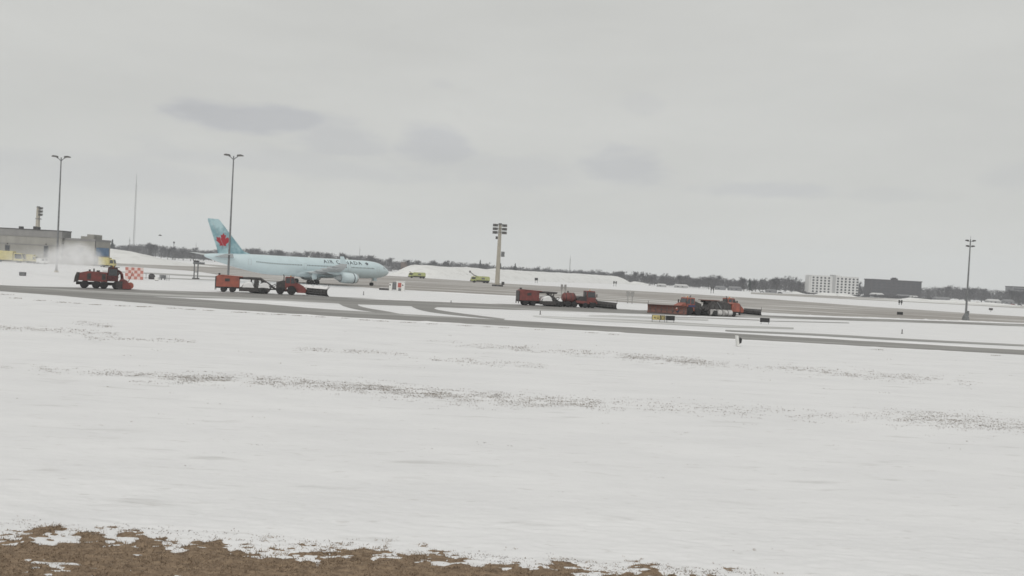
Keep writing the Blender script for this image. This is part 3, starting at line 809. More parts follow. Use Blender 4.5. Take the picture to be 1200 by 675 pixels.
def plough(P, x0, width, yaw, h, material, snow=False, gap=.6, tip=False):
    """curved mouldboard in front of a truck, turned by yaw; x0 is the push frame's root"""
    c, s = math.cos(yaw), math.sin(yaw)
    cx = x0 + gap + width * .5 * abs(s)
    T = lambda u, d, z: (cx + d * c - u * s, d * s + u * c, z)          # u across the blade, d forward
    prof = [(.10, .06), (-.12, .22), (-.24, .5), (-.24, .8), (-.10, 1.05), (.16, 1.22)]
    prof = [(d * h / 1.22, z * h / 1.22) for d, z in prof]
    mb = MB(); k = 10
    for i in range(k + 1):
        u = -width / 2 + width * i / k; g = 1.0 + (.14 * (i / k) if tip else .05 * (i / k))
        mb.v += [T(u, d, z * g) for d, z in prof] + [T(u, d - .06, z * g + .01) for d, z in prof]
    m = len(prof) * 2; q = len(prof)
    for i in range(k):
        for j in range(q - 1):
            a = i * m + j; mb.f.append((a, a + 1, a + m + 1, a + m)); a = i * m + q + j; mb.f.append((a, a + m, a + m + 1, a + 1))
        for j in (0, q - 1): a = i * m + j; mb.f.append((a, a + m, a + m + q, a + q))
    for i in (0, k): mb.f += [(i * m + j, i * m + j + 1, i * m + q + j + 1, i * m + q + j) for j in range(q - 1)]
    bl = part('plough_blade', mb, material, P, smooth=True)
    part('cutting_edge', MB().add([T(-width / 2, .12, .04), T(width / 2, .12, .04), T(width / 2, .06, .22), T(-width / 2, .06, .22)], [(0, 1, 2, 3)]), M_['dark'], bl)
    for i in range(7):
        u = -width / 2 + width * (i + .5) / 7
        rb = MB().add([T(u - .05, -.10, .10), T(u - .05, -.50, .32), T(u - .05, -.50, .85 * h / 1.22), T(u - .05, -.12, 1.02 * h / 1.22), T(u + .05, -.10, .10), T(u + .05, -.50, .32), T(u + .05, -.50, .85 * h / 1.22), T(u + .05, -.12, 1.02 * h / 1.22)],
                      [(0, 1, 2, 3), (4, 7, 6, 5), (0, 4, 5, 1), (1, 5, 6, 2), (2, 6, 7, 3), (3, 7, 4, 0)])
        part('rib', rb, M_['frame'], bl)
    part('back_beam', MB().tube([T(-width / 2 + .2, -.48, .5), T(width / 2 - .2, -.48, .5)], .09, 6), M_['frame'], bl)
    part('back_beam', MB().tube([T(-width / 2 + .2, -.40, .82), T(width / 2 - .2, -.40, .82)], .07, 6), M_['frame'], bl)
    pf = MB()
    for sy in (-.55, .55): pf.tube([(x0 - .4, sy, .62), (x0 + .5, sy, .6), T(sy * 1.6, -.45, .5)], .09, 6)
    pf.tube([(x0 - .3, 0, 1.15), (x0 + .5, 0, 1.0), T(0, -.45, .8)], .08, 6)
    part('push_frame', pf, M_['frame'], P)
    for u in (-width / 2 + .1, width / 2 - .1):
        part('edge_marker', MB().cyl(T(u, .05, h * .95), T(u, .05, h * 1.42), .04, n=6), M_['dark'], bl)
    if tip:
        u = width / 2
        part('end_shoe', MB().loft([[T(u - .5 * a, d, z) for d, z in ((-.2, h * .98), (.3, h * 1.02), (.42, h * 1.30), (.05, h * 1.36), (-.2, h * 1.2))] for a in (1, 0)]), M_['dark'], bl)
    if snow:
        sn = MB(); rings = []
        for i in range(13):
            u = -width / 2 + width * i / 12; e = .18 + .10 * math.sin(i * 2.1) + .06 * math.sin(i * 5.3)
            rings.append([T(u, d, z) for d, z in ((-.62, h * .80), (-.45, h * .88 + e), (-.1, h * .96 + e * 1.2), (.2, h * 1.0 + .04), (-.1, h * .8))])
        part('snow_cover', sn.loft(rings), M_['snowcap'], bl, smooth=True)


def cab(P, x0, x1, z0, z1, yh, paint, rake=.25, split=True):
    """cab shell with recessed glass; windscreen at x1"""
    zw = z0 + (z1 - z0) * .42
    pr = [(x0, z0), (x1, z0), (x1, zw), (x1 - rake, z1 - .12), (x1 - rake - .1, z1), (x0 + .06, z1), (x0, z1 - .12)]
    c = part('cab', MB().prism(pr, -yh, yh, .02), paint, P)
    zt = z1 - .22
    for s in (-1, 1):
        y = s * (yh + .008)
        wx = [(x0 + .14, (x0 + x1) / 2 - .09), ((x0 + x1) / 2 + .06, x1 - .14)] if split else [(x0 + .16, x1 - .16)]
        for a, b in wx:
            bt = min(b, x1 - rake - .05) if b > x1 - rake else b
            part('side_window', MB().loft([[(a, y, zw), (b, y, zw), (bt, y, zt), (a, y, zt)], [(a, y + s * .02, zw), (b, y + s * .02, zw), (bt, y + s * .02, zt), (a, y + s * .02, zt)]]), M_['glass'], c)
        part('mirror', MB().box(x1 + .02, x1 + .16, s * (yh + .22) - .12, s * (yh + .22) + .12, zw + .1, zw + .75).cyl((x1 - .1, s * yh, zw + .6), (x1 + .08, s * (yh + .2), zw + .6), .03, n=5), M_['dark'], c)
    part('windscreen', MB().loft([[(x1 + .012, -yh + .14, zw + .04), (x1 + .012, yh - .14, zw + .04), (x1 - rake + .03, yh - .14, zt), (x1 - rake + .03, -yh + .14, zt)],
                                  [(x1 + .03, -yh + .14, zw + .04), (x1 + .03, yh - .14, zw + .04), (x1 - rake + .05, yh - .14, zt), (x1 - rake + .05, -yh + .14, zt)]]), M_['glass'], c)
    part('rear_window', MB().box(x0 - .02, x0 - .002, -yh + .2, yh - .2, zw, zt), M_['glass'], c)
    part('roof_beacon', MB().cyl(((x0 + x1) / 2, 0, z1), ((x0 + x1) / 2, 0, z1 + .24), .12, .09, 10), M_['amber'], c, smooth=True)
    return c


def short_truck(label, loc, rz, paint, blade, yaw, width=6.4, h=1.3, snow=False, blue=False, tip=False, gap=.6):
    P = thing('plough_truck', label, 'snow plough', loc, rz, 'snow clearing trucks')
    part('chassis', MB().box(-.9, 4.3, -.55, .55, .55, 1.0).box(4.1, 4.7, -1.1, 1.1, .55, .95), M_['dark'], P)
    body = part('rear_body', MB().prism([(-.9, 1.0), (1.1, 1.0), (1.1, 2.55), (.4, 2.75), (-.9, 2.3)], -1.15, 1.15, .03), M_['dark'], P)
    cab(P, .75, 2.75, 1.35, 3.45, 1.2, paint, .35)
    hood = part('bonnet', MB().prism([(2.5, 1.0), (4.75, .75), (4.85, 1.15), (4.2, 1.75), (3.3, 2.25), (2.72, 2.42)], -1.12, 1.12, .04), paint, P)
    part('grille', MB().box(4.83, 4.87, -.7, .7, .8, 1.14), M_['dark'], hood)
    for s in (-1, 1):
        f = MB()          # flared wheel arch over the big front wheel
        arc = [(2.0 + 1.12 * math.cos(t), .85 + 1.12 * math.sin(t)) for t in [math.pi * k / 10 for k in range(11)]]
        inn = [(2.0 + .96 * math.cos(t), .85 + .96 * math.sin(t)) for t in [math.pi * k / 10 for k in range(11)]]
        f.loft([[(p[0], s * .95, p[1]) for p in arc + inn[::-1]], [(p[0], s * 1.42, p[1]) for p in arc + inn[::-1]]])
        part('wheel_arch', f, paint, P)
        part('side_skirt', MB().prism([(3.0, .45), (4.55, .45), (4.75, .75), (3.1, 1.35)], s * 1.1 - .1, s * 1.1 + .1), M_['navy'] if blue else paint, P)
        part('headlight', MB().cyl((4.62, s * .95, 1.28), (4.80, s * .95, 1.24), .14, .16, 10), M_['lamp'], hood)
        part('work_lamp', MB().box(2.5, 2.62, s * .8 - .12, s * .8 + .12, 3.47, 3.66), M_['lamp'], P)
    part('exhaust_stack', MB().tube([(.5, -.9, 1.6), (.5, -.9, 3.6), (.35, -.9, 3.85)], .09, 7), M_['dark'], P)
    if blue: part('side_band', MB().box(.75, 2.3, -1.44, -1.2, 1.62, 2.0).box(.75, 2.3, 1.2, 1.44, 1.62, 2.0), M_['navy'], P)
    wheels(P, [(2.0, -1.15), (2.0, 1.15)], .85, .5); wheels(P, [(-.1, -1.15), (-.1, 1.15)], .7, .5)
    plough(P, 4.7, width, yaw, h, blade, snow, gap, tip)
    return P


def long_truck(label, loc, rz):
    """truck with a rounded red tank and hose reels behind the cab"""
    P = thing('plough_truck', label, 'snow plough', loc, rz, 'snow clearing trucks')
    part('chassis', MB().box(-.3, 7.2, -.55, .55, .6, 1.05), M_['dark'], P)
    t = MB(); rings = []
    for x, k in ((.0, .6), (.35, .92), (.9, 1.0), (2.1, 1.0), (2.6, .92), (2.85, .55)):
        rings.append([(x, 1.15 * k * math.cos(a), 1.95 + 1.05 * k * math.sin(a)) for a in [2 * math.pi * q / 20 for q in range(20)]])
    tank = part('tank', t.loft(rings), M_['red'], P, smooth=True)
    for x in (.55, 1.6, 2.4):
        part('tank_band', MB().loft([[(x + dx, r * math.cos(a), 1.95 + r * .92 * math.sin(a)) for a in [2 * math.pi * q / 20 for q in range(20)]] for dx, r in ((-.06, 1.12), (-.06, 1.17), (.06, 1.17), (.06, 1.12))]), M_['dark'], tank)
    part('filler_cap', MB().cyl((1.2, 0, 2.95), (1.2, 0, 3.35), .16, n=8), M_['dark'], tank)
    part('engine_deck', MB().prism([(2.9, 1.05), (5.0, 1.05), (5.0, 2.15), (4.4, 2.35), (3.4, 2.3), (2.9, 1.9)], -1.15, 1.15, .03), M_['dark'], P)
    part('side_sill', MB().prism([(2.6, .95), (5.6, .85), (5.6, 1.35), (2.6, 1.5)], -1.28, -1.12).prism([(2.6, .95), (5.6, .85), (5.6, 1.35), (2.6, 1.5)], 1.12, 1.28), M_['red'], P)
    cab(P, 5.0, 7.0, 1.25, 3.55, 1.2, M_['red'], .2, split=False)
    for s in (-1, 1):
        part('front_fender', MB().prism([(5.2, .9), (5.3, 1.45), (7.2, 1.45), (7.4, .95), (7.15, .9), (7.0, 1.2), (5.6, 1.2), (5.4, .9)], s * 1.12 - .2, s * 1.12 + .2), M_['red'], P)
        part('headlight', MB().cyl((7.0, s * .85, 1.55), (7.1, s * .85, 1.55), .13, n=10), M_['lamp'], P)
    part('bumper', MB().box(7.0, 7.35, -1.2, 1.2, .65, 1.0, .05), M_['dark'], P)
    part('exhaust_stack', MB().tube([(4.7, -.9, 2.2), (4.7, -.9, 3.3), (4.55, -.9, 3.5)], .08, 7), M_['dark'], P)
    wheels(P, [(.9, -1.15), (.9, 1.15), (2.35, -1.15), (2.35, 1.15), (6.3, -1.15), (6.3, 1.15)], .62, .45)
    wheels(P, [(4.7, -1.15), (4.7, 1.15)], .55, .4)
    plough(P, 7.35, 5.6, R(38), 1.35, M_['dark'], tip=True)
    return P


def sweeper(label, loc, rz, paint, hoods=2, L=12.6, roll=False):
    """towed runway sweeper: engine house at the rear, arched neck, brush under snowy hoods; origin below its rear end"""
    P = thing('towed_sweeper', label, 'sweeper', loc, rz, 'towed runway sweepers')
    EL, ET = (2.1, 2.75) if roll else (4.3, 3.2)
    eng = part('engine_house', MB().prism([(.15, 1.0), (EL, 1.0), (EL, ET - .25), (EL - .3, ET - .15), (.5, ET), (.15, ET - .2)], -1.2, 1.2, .02), paint, P)
    part('rear_grille', MB().box(-.06, .145, -1.1, 1.1, 1.05, ET - .25), M_['dark'], eng)
    part('roof_lip', MB().prism([(.9, ET - .10), (EL + .6, ET - .25), (EL + .6, ET - .14), (.9, ET + .06)], -1.26, 1.26), paint, eng)
    part('roof_lamp', MB().box(.4, .75, -.3, .3, ET, ET + .35, .04), M_['dark'], eng)
    for s in (-1, 1):
        if not roll: part('side_vent', MB().box(1.7, 2.6, s * 1.21 - .015, s * 1.21 + .015, 2.05, 2.6), M_['dark'], eng)
        part('side_door', MB().box(EL - 1.3, EL - .3, s * 1.207 - .01, s * 1.207 + .01, 1.25, ET - .5), paint, eng)
        part('mud_flap', MB().box(-.04, .02, s * .95 - .28, s * .95 + .28, .35, 1.05), M_['dark'], P)
    part('chassis', MB().box(0, L - 2.2, -.5, -.3, .72, 1.0).box(0, L - 2.2, .3, .5, .72, 1.0).box(.1, 4.2, -1.05, 1.05, .85, 1.0), M_['dark'], P)
    wheels(P, [(1.5, -1.0), (1.5, 1.0), (3.1, -1.0), (3.1, 1.0)], .55, .42)
    for s in (-.62, .62):
        part('neck_beam', MB().tube([(4.2, s, 2.75), (6.0, s, 2.82), (8.2, s, 2.78), (L - 3.0, s * .9, 2.6), (L - 1.6, s * .6, 1.75), (L - .6, s * .3, 1.05), (L, 0, .95)], [.17, .22, .24, .24, .22, .18, .12], 8), M_['dark'], P)
    part('neck_cross', MB().box(6.3, 6.6, -.62, .62, 2.7, 2.9), M_['dark'], P); part('neck_cross', MB().box(L * .66, L * .66 + .3, -.62, .62, 2.62, 2.84), M_['dark'], P)
    part('lift_ram', MB().cyl((6.45, 0, 1.2), (6.45, 0, 2.7), .14, n=8), M_['dark'], P)
    for s in (-1, 1):
        part('side_skirt', MB().prism([(4.35, .32), (L - 1.6, .32), (L - 1.3, .75), (L - 1.8, 1.12), (4.35, 1.05)], s * 1.5 - .06, s * 1.5 + .06), M_['dark'], P)
        part('hood_strut', MB().tube([(7.35, s * 1.35, 1.0), (7.3, s * 1.2, 1.9), (7.5, s * .7, 2.7)], .13, 6), M_['dark'], P)
    part('pump_unit', MB().prism([(L - 3.3, .95), (L - 1.2, .95), (L - 1.3, 1.7), (L - 1.9, 2.25), (L - 3.0, 2.3), (L - 3.3, 1.8)], -.85, .85, .06), M_['frame'], P)
    if not roll and L > 10: part('hydraulic_unit', MB().prism([(7.05, .95), (7.75, .95), (7.85, 2.3), (7.5, 2.62), (7.0, 2.5)], -1.3, 1.3, .04), M_['frame'], P)
    # brush, turned across the direction of travel
    ya = R(32); bx = 7.6; bl = 4.9; d = Vector((math.sin(ya), -math.cos(ya), 0))
    c = Vector((bx, 0, .60)); br = MB()
    ring = lambda p, r: [p + Vector((math.cos(ya) * math.cos(t), math.sin(ya) * math.cos(t), math.sin(t))) * (r * (1 + .05 * math.sin(7 * t))) for t in [2 * math.pi * q / 18 for q in range(18)]]
    br.loft([ring(c - d * bl / 2, .50), ring(c - d * bl / 2, .57), ring(c, .58), ring(c + d * bl / 2, .57), ring(c + d * bl / 2, .50)])
    b = part('brush_roll', br, M_['bristle'], P, smooth=True)
    if roll:      # pale curved brush hood on the near side, dark machinery deck above it
        rings = [[(x, 1.25 + .62 * k * math.cos(t), .72 + .62 * k * math.sin(t)) for t in [2 * math.pi * q / 16 for q in range(16)]] for x, k in ((2.2, .8), (2.35, 1), (4.6, 1.0), (7.3, 1.0), (7.45, .8))]
        hd = part('brush_hood', MB().loft(rings), M_['dirty_white'], P, smooth=True)
        for x in (3.4, 4.7, 6.0): part('hood_band', MB().loft([[(x + dx, 1.25 + rr * math.cos(t), .72 + rr * math.sin(t)) for t in [2 * math.pi * q / 16 for q in range(16)]] for dx, rr in ((-.05, .6), (-.05, .65), (.05, .65), (.05, .6))]), M_['frame'], hd)
        part('machinery_deck', MB().prism([(2.2, 1.15), (8.0, 1.1), (7.6, 2.2), (6.9, 3.0), (2.9, 2.75), (2.2, 2.3)], -1.0, 1.15, .04), M_['dark'], P)
        part('deck_rail', MB().box(5.0, 8.6, -1.1, 1.1, 3.02, 3.14), M_['blade_rust'], P)
        for x, z0 in ((3.3, 1.5), (4.5, 1.7), (5.4, 1.3), (6.3, 1.6)): part('deck_panel', MB().box(x, x + .75, 1.16, 1.24, z0, z0 + .8), M_['frame'], P)
        part('support_arm', MB().tube([(4.6, 1.3, 1.3), (5.2, 1.35, 2.1), (5.8, 1.2, 2.8)], .1, 6), M_['steel'], P)
    for k in range(hoods):
        x0 = 4.7 + k * 2.9; ln = 2.6
        hd = part('brush_hood', MB().prism([(x0, 1.02), (x0 + .3, 1.55), (x0 + ln * .5, 1.85), (x0 + ln - .3, 1.6), (x0 + ln, 1.02)], -1.45, 1.45, .05), M_['frame'], P)
        rings = []
        for i in range(9):
            y = -1.5 + 3.0 * i / 8; e = 1 + .10 * math.sin(i * 1.9 + k) + .05 * math.sin(i * 4.3)
            w = .82 if i in (0, 8) else 1.0
            rings.append([(x0 + ln * .5 + (px - .5) * ln * w, y, 1.06 + (pz * 1.05 * e if pz > 0 else 0) * w) for px, pz in ((0, .0), (.06, .42), (.22, .78), (.45, 1.02), (.68, .98), (.88, .62), (1.0, .0))])
        part('snow_cover', MB().loft(rings), M_['snowcap'], hd, smooth=True)
    xc = L - 2.0
    for s in (-.9, .9): part('caster_leg', MB().cyl((xc, s, .5), (xc, s, 1.6), .1, n=8), M_['frame'], P)
    wheels(P, [(xc - .1, -.95), (xc - .1, .95)], .42, .3)
    part('hose_bundle', MB().tube([(L - 3.2, .3, 2.3), (L - 2.2, .45, 1.5), (L - 1.3, .3, 1.5), (L - .4, .1, 1.9)], .09, 6).tube([(L - 3.0, -.3, 2.2), (L - 2.0, -.5, 1.3), (L - .9, -.3, 1.2), (L - .3, -.1, 1.7)], .08, 6), M_['steel'], P)
    part('valve_box', MB().box(L - 2.6, L - 1.7, -.95, -.35, 1.0, 1.75, .05), M_['steel'], P); part('valve_box', MB().box(L - 2.2, L - 1.5, .35, .9, 1.0, 1.6, .05), M_['steel'], P)
    part('drawbar', MB().prism([(L - 3.4, .7), (L + .2, .78), (L + .2, .98), (L - 3.4, 1.02)], -.2, .2), M_['dark'], P)
    return P


def place(px, py): p = at(px, py, .02); return (p.x, p.y, .02)


def heading(a, b):
    p, q = at(*a), at(*b); return math.atan2(q.y - p.y, q.x - p.x)


# pair by the airliner
h1 = R(14)
p1 = Vector(place(252.5, 341.5))
u1 = Vector((math.cos(h1), math.sin(h1), 0))
sweeper('orange towed sweeper with snow on its hoods in front of the airliner', p1, h1, M_['orange'], 2, 11.4)
short_truck('red plough truck with snow on its blade beside the airliner', p1 + u1 * 12.0, h1, M_['red'], M_['frame'], R(40), 6.6, 1.8, snow=True, gap=.05)
# pair in the middle
h2 = R(15)
p2 = Vector(place(606, 357.2)); u2 = Vector((math.cos(h2), math.sin(h2), 0))
sweeper('dark red towed sweeper behind the truck with a tank', p2, h2, M_['red'], 1, 9.3)
long_truck('dark red plough truck with rounded tank and tall square cab', p2 + u2 * 9.6, h2)
# crossing pairs on the right
h3 = R(180 + 22); u3 = Vector((math.cos(h3), math.sin(h3), 0))
p3 = Vector(place(863, 371.0))
sweeper('orange towed sweeper with white hood behind the blue banded plough truck', p3, h3, M_['orange'], 0, 9.4, roll=True)
short_truck('orange plough truck with blue band and wide rusty blade facing left', p3 + u3 * 10.2, h3, M_['orange'], M_['blade_rust'], R(52), 7.6, 1.75, blue=True, gap=-1.4)
h4 = R(16)
short_truck('orange plough truck facing right, half hidden behind a towed sweeper', Vector(place(845.5, 367.4)), h4, M_['orange'], M_['frame'], R(40), 5.2, 1.3)


def blower(label, loc, rz):
    P = thing('snow_blower', label, 'snow blower', loc, rz)
    part('chassis', MB().box(.2, 7.2, -.6, .6, .6, 1.1), M_['dark'], P)
    body = part('engine_body', MB().prism([(.55, 1.35), (5.05, 1.15), (5.05, 2.85), (1.9, 2.95), (.75, 2.65)], -1.25, 1.25, .03), M_['red'], P)
    part('radiator', MB().prism([(-.15, .95), (.5, 1.2), (.7, 2.68), (.25, 2.7), (.0, 2.0)], -1.15, 1.15, .02), M_['dark'], body)
    for k in range(5):
        for s in (-1, 1): part('side_panel', MB().box(1.15 + k * .76, 1.75 + k * .76, s * 1.262 - .015, s * 1.262 + .015, 1.55, 2.6), M_['red'] if k not in (1, 4) else M_['dark'], body)
    part('exhaust_stack', MB().cyl((2.9, -.5, 2.9), (2.9, -.5, 3.45), .12, n=8), M_['dark'], body)
    part('air_intake', MB().cyl((2.2, .4, 2.9), (2.2, .4, 3.25), .16, n=8).box(3.3, 3.8, -.5, .5, 2.85, 3.15), M_['dark'], body)
    cab(P, 5.1, 6.75, 1.35, 3.75, 1.1, M_['maroon'], .12, split=False)
    part('roof_visor', MB().box(4.3, 6.9, -1.05, 1.05, 3.76, 3.84), M_['dark'], P)
    hd = part('blower_housing', MB().prism([(6.95, .12), (8.9, .1), (8.75, .8), (8.2, 1.55), (7.4, 1.9), (6.95, 1.6)], -1.5, 1.5, .03), M_['red'], P)
    for s in (-1, 1): part('side_plate', MB().prism([(6.5, .15), (7.5, .12), (7.5, 1.5), (6.5, 1.3)], s * 1.53 - .03, s * 1.53 + .03), M_['dark'], hd)
    part('auger', MB().cyl((8.75, -1.4, .7), (8.75, 1.4, .7), .55, n=14), M_['orange'], hd, smooth=True)
    part('chute', MB().tube([(7.4, .5, 1.8), (7.3, .5, 2.6), (7.0, .6, 3.0), (6.7, 1.0, 3.2)], [.28, .25, .23, .2], 9), M_['red'], hd)
    for s in (-1, 1):
        part('marker_pole', MB().tube([(8.4, s * 1.4, 1.4), (8.75, s * 1.45, 2.2), (9.0, s * 1.5, 3.1)], .05, 6), M_['orange'], hd)
        part('headlight', MB().box(6.8, 6.95, s * .8 - .12, s * .8 + .12, 2.0, 2.2), M_['lamp'], P)
    wheels(P, [(1.5, -1.1), (1.5, 1.1), (3.35, -1.1), (3.35, 1.1), (4.55, -1.1), (4.55, 1.1), (6.5, -1.1), (6.5, 1.1)], .66, .48)
    return P


BL = blower('red snow blower truck throwing a plume of snow', place(87.5, 337.0), R(24))


# ------------------------------------------------------------------ fire trucks
def fire_truck(label, loc, rz, boom):
    P = thing('fire_truck', label, 'fire truck', loc, rz, 'airport fire trucks')
    part('chassis', MB().box(.3, 10.0, -1.2, 1.2, .55, 1.0), M_['dark'], P)
    b = part('body', MB().prism([(0, 1.0), (7.4, 1.0), (7.4, 3.3), (.25, 3.3), (0, 3.1)], -1.45, 1.45, .02), M_['lime'], P)
    part('roof_rail', MB().box(.4, 7.2, -1.4, -1.3, 3.3, 3.55).box(.4, 7.2, 1.3, 1.4, 3.3, 3.55), M_['lime'], b)
    for s in (-1, 1):
        for k in range(3): part('locker_shutter', MB().box(.7 + k * 2.1, 2.4 + k * 2.1, s * 1.46 - .02, s * 1.46 + .02, 1.9, 2.9), M_['steel'] if k == 1 else M_['lime'], b)
        part('dark_band', MB().box(.1, 7.3, s * 1.46 - .015, s * 1.46 + .015, 1.05, 1.45), M_['dark'], b)
    c = part('cab', MB().prism([(7.45, .9), (10.2, .9), (10.35, 1.7), (9.9, 3.1), (9.6, 3.25), (7.45, 3.25)], -1.45, 1.45, .03), M_['lime'], P)
    part('windscreen', MB().add([(10.33, -1.2, 1.85), (10.33, 1.2, 1.85), (9.95, 1.2, 3.0), (9.95, -1.2, 3.0)], [(0, 1, 2, 3)]), M_['glass'], c)
    for s in (-1, 1): part('side_window', MB().prism([(7.8, 1.9), (10.0, 1.9), (9.7, 2.95), (7.8, 2.95)], s * 1.46 - .015, s * 1.46 + .015), M_['glass'], c)
    part('bumper', MB().box(10.0, 10.6, -1.4, 1.4, .6, 1.1, .05), M_['dark'], P)
    part('light_bar', MB().box(8.6, 8.9, -1.1, 1.1, 3.26, 3.5), M_['amber'], c)
    if boom:
        part('turret_boom', MB().tube([(6.8, 0, 3.4), (8.6, .1, 4.0), (10.2, .15, 5.2), (10.9, .15, 6.0)], [.3, .26, .22, .16], 8).box(10.4, 11.3, -.25, .55, 5.2, 6.3, .05), M_['steel'], P)
        part('boom_base', MB().cyl((6.8, 0, 3.25), (6.8, 0, 3.7), .5, n=10), M_['lime'], P)
    else:
        part('roof_turret', MB().cyl((8.9, 0, 3.3), (8.9, 0, 3.7), .2, n=8).tube([(8.9, 0, 3.6), (10.0, 0, 3.9)], .12, 6), M_['dark'], P)
    wheels(P, [(1.2, -1.2), (1.2, 1.2), (2.9, -1.2), (2.9, 1.2), (8.3, -1.2), (8.3, 1.2)], .75, .5)
    return P


fire_truck('lime green fire truck at the end of the snow dump', place(498.5, 326.6), R(180 + 8), False)
fire_truck('lime green fire truck with raised boom near the floodlight tower', place(573.5, 332.0), R(180 + 8), True)


# ------------------------------------------------------------------ poles, towers, masts
def twin_lamp(label, base, H):
    P = thing('lamp_pole', label, 'lamp pole', base, 0, 'tall twin lamp poles')
    part('shaft', MB().cyl((0, 0, 0), (0, 0, H), .30, .15, 12), M_['steel'], P, smooth=True)
    part('base', MB().cyl((0, 0, -.05), (0, 0, .5), .55, .5, 10), M_['concrete_pole'], P)
    for s in (-1, 1):
        a = part('lamp_arm', MB().tube([(0, 0, H - 1.0), (s * .7, -.05, H - .35), (s * 1.3, -.1, H)], .11, 7), M_['steel'], P)
        part('lamp_head', MB().prism([(s * 1.0, H - .1), (s * 2.45, H + .05), (s * 2.5, H + .3), (s * 2.0, H + .48), (s * 1.1, H + .38), (s * .95, H + .15)], -.5, .45, .06), M_['lampbody'], a)
        part('lens', MB().prism([(s * 1.15, H - .10), (s * 2.35, H + .02), (s * 2.35, H + .04), (s * 1.15, H - .06)], -.4, .35), M_['lamp'], a)
    return P


def high_pole(label, base, H):
    P = thing('lamp_pole', label, 'lamp pole', base, 0)
    part('shaft', MB().cyl((0, 0, 0), (0, 0, H), .30, .14, 12), M_['steel'], P, smooth=True)
    part('base', MB().loft([[(x * k, y * k, z) for x, y in ((-1, -1), (1, -1), (1, 1), (-1, 1))] for z, k in ((-.05, .75), (.9, .6), (1.8, .3))]), M_['steel'], P)
    part('switch_box', MB().box(.22, .75, -.3, .3, 1.3, 2.6, .04), M_['steel'], P)
    part('finial', MB().cyl((0, 0, H), (0, 0, H + 1.0), .05, .03, 6), M_['steel'], P)
    for z, w in ((H - .5, .95), (H - 2.0, .75)):
        part('crossarm', MB().box(-w, w, -.06, .06, z - .1, z + .02), M_['steel'], P)
        for s in (-1, 1): part('floodlight', MB().prism([(s * w - .38, z + .02), (s * w + .38, z + .02), (s * w + .38, z + .32), (s * w - .2, z + .38)], -.35, .35, .05), M_['dark'], P)
    return P


def flood_tower(label, base, H, rz=0.0, side=False):
    P = thing('floodlight_tower', label, 'light tower', base, rz, 'concrete floodlight towers')
    part('column', MB().loft([[(x * k, y * k, z) for x, y in ((-.75, -1), (.75, -1), (1, -.75), (1, .75), (.75, 1), (-.75, 1), (-1, .75), (-1, -.75))] for z, k in ((0, 1.05), (H * .5, .85), (H, .66))]), M_['concrete_pole'], P)
    if not side:
        part('plinth', MB().box(-2.3, 2.6, -1.8, 1.8, -.05, .8, .1).box(1.9, 3.2, -1.0, 1.0, .8, 2.2, .05), M_['frame'], P)
        part('control_box', MB().box(1.05, 2.6, -.7, .7, 13.3, 15.6, .06), M_['steel'], P)
        part('obstruction_lamp', MB().box(-1.75, -.8, -.4, .4, H - 6.6, H - 5.4, .05), M_['dark'], P)
    else:
        part('platform', MB().box(-.9, 1.3, -.9, .9, H - 6.0, H - 5.6), M_['steel'], P)
    for z in (H - .3, H - 1.9, H - 3.5):
        xs = (-2.6, -1.55, 1.5, 2.5) if not side else (1.5, 2.4)
        part('lamp_rail', MB().box(min(xs) - .3 if not side else .3, max(xs) + .3, -.9, -.78, z - .1, z + .08), M_['steel'], P)
        for x in xs:
            part('floodlight', MB().loft([[(x + a * .48, -1.0 - d, z + b * .42 - d * .3) for a, b in ((-1, -1), (1, -1), (1, 1), (-1, 1))] for d in (0, .2)] + [[(x + a * .62, -1.65, z - .28 + b * .55) for a, b in ((-1, -1), (1, -1), (1, 1), (-1, 1))]]), M_['lampbody'], P)
    part('head_ring', MB().cyl((0, 0, H), (0, 0, H + .5), .95, .7, 10), M_['lampbody'], P)
    return P


def height_for(px, py, p): return zat(px, py, p.y)


b = at(66, 319); twin_lamp('tall twin lamp pole standing before the grey terminal building', b, zat(75, 184.6, b.y))
b = at(267, 331); twin_lamp('tall twin lamp pole standing before the airliner tail', b, zat(274, 182.8, b.y))
b = at(1131.5, 375.3); high_pole('steel lamp pole with two lamp crossarms on the far right', b, zat(1136.5, 280.5, b.y))
b = at(582.5, 335.6); flood_tower('pale concrete floodlight tower behind the middle plough', b, zat(586.5, 263, b.y))
b = along(42.5, 430); flood_tower('concrete floodlight tower rising behind the grey terminal roof', b, zat(46, 243, b.y), 0, True)


def lattice(label, base, H, w, n=14):
    P = thing('radio_mast', label, 'mast', base, .3)
    mb = MB(); c = [(w * math.cos(2 * math.pi * k / 3), w * math.sin(2 * math.pi * k / 3)) for k in range(3)]
    for x, y in c: mb.cyl((x, y, 0), (x * .7, y * .7, H * .86), w * .16, n=4)
    for i in range(n):
        z0, z1 = H * .86 * i / n, H * .86 * (i + 1) / n
        for k in range(3):
            a, b_ = c[k], c[(k + 1) % 3]; mb.cyl((a[0], a[1], z0), (b_[0] * .9, b_[1] * .9, z1), w * .09, n=3)
    part('lattice', mb, M_['mast'], P)
    part('aerial', MB().cyl((0, 0, H * .86), (0, 0, H), w * .3, w * .12, 5), M_['mast'], P)
    return P


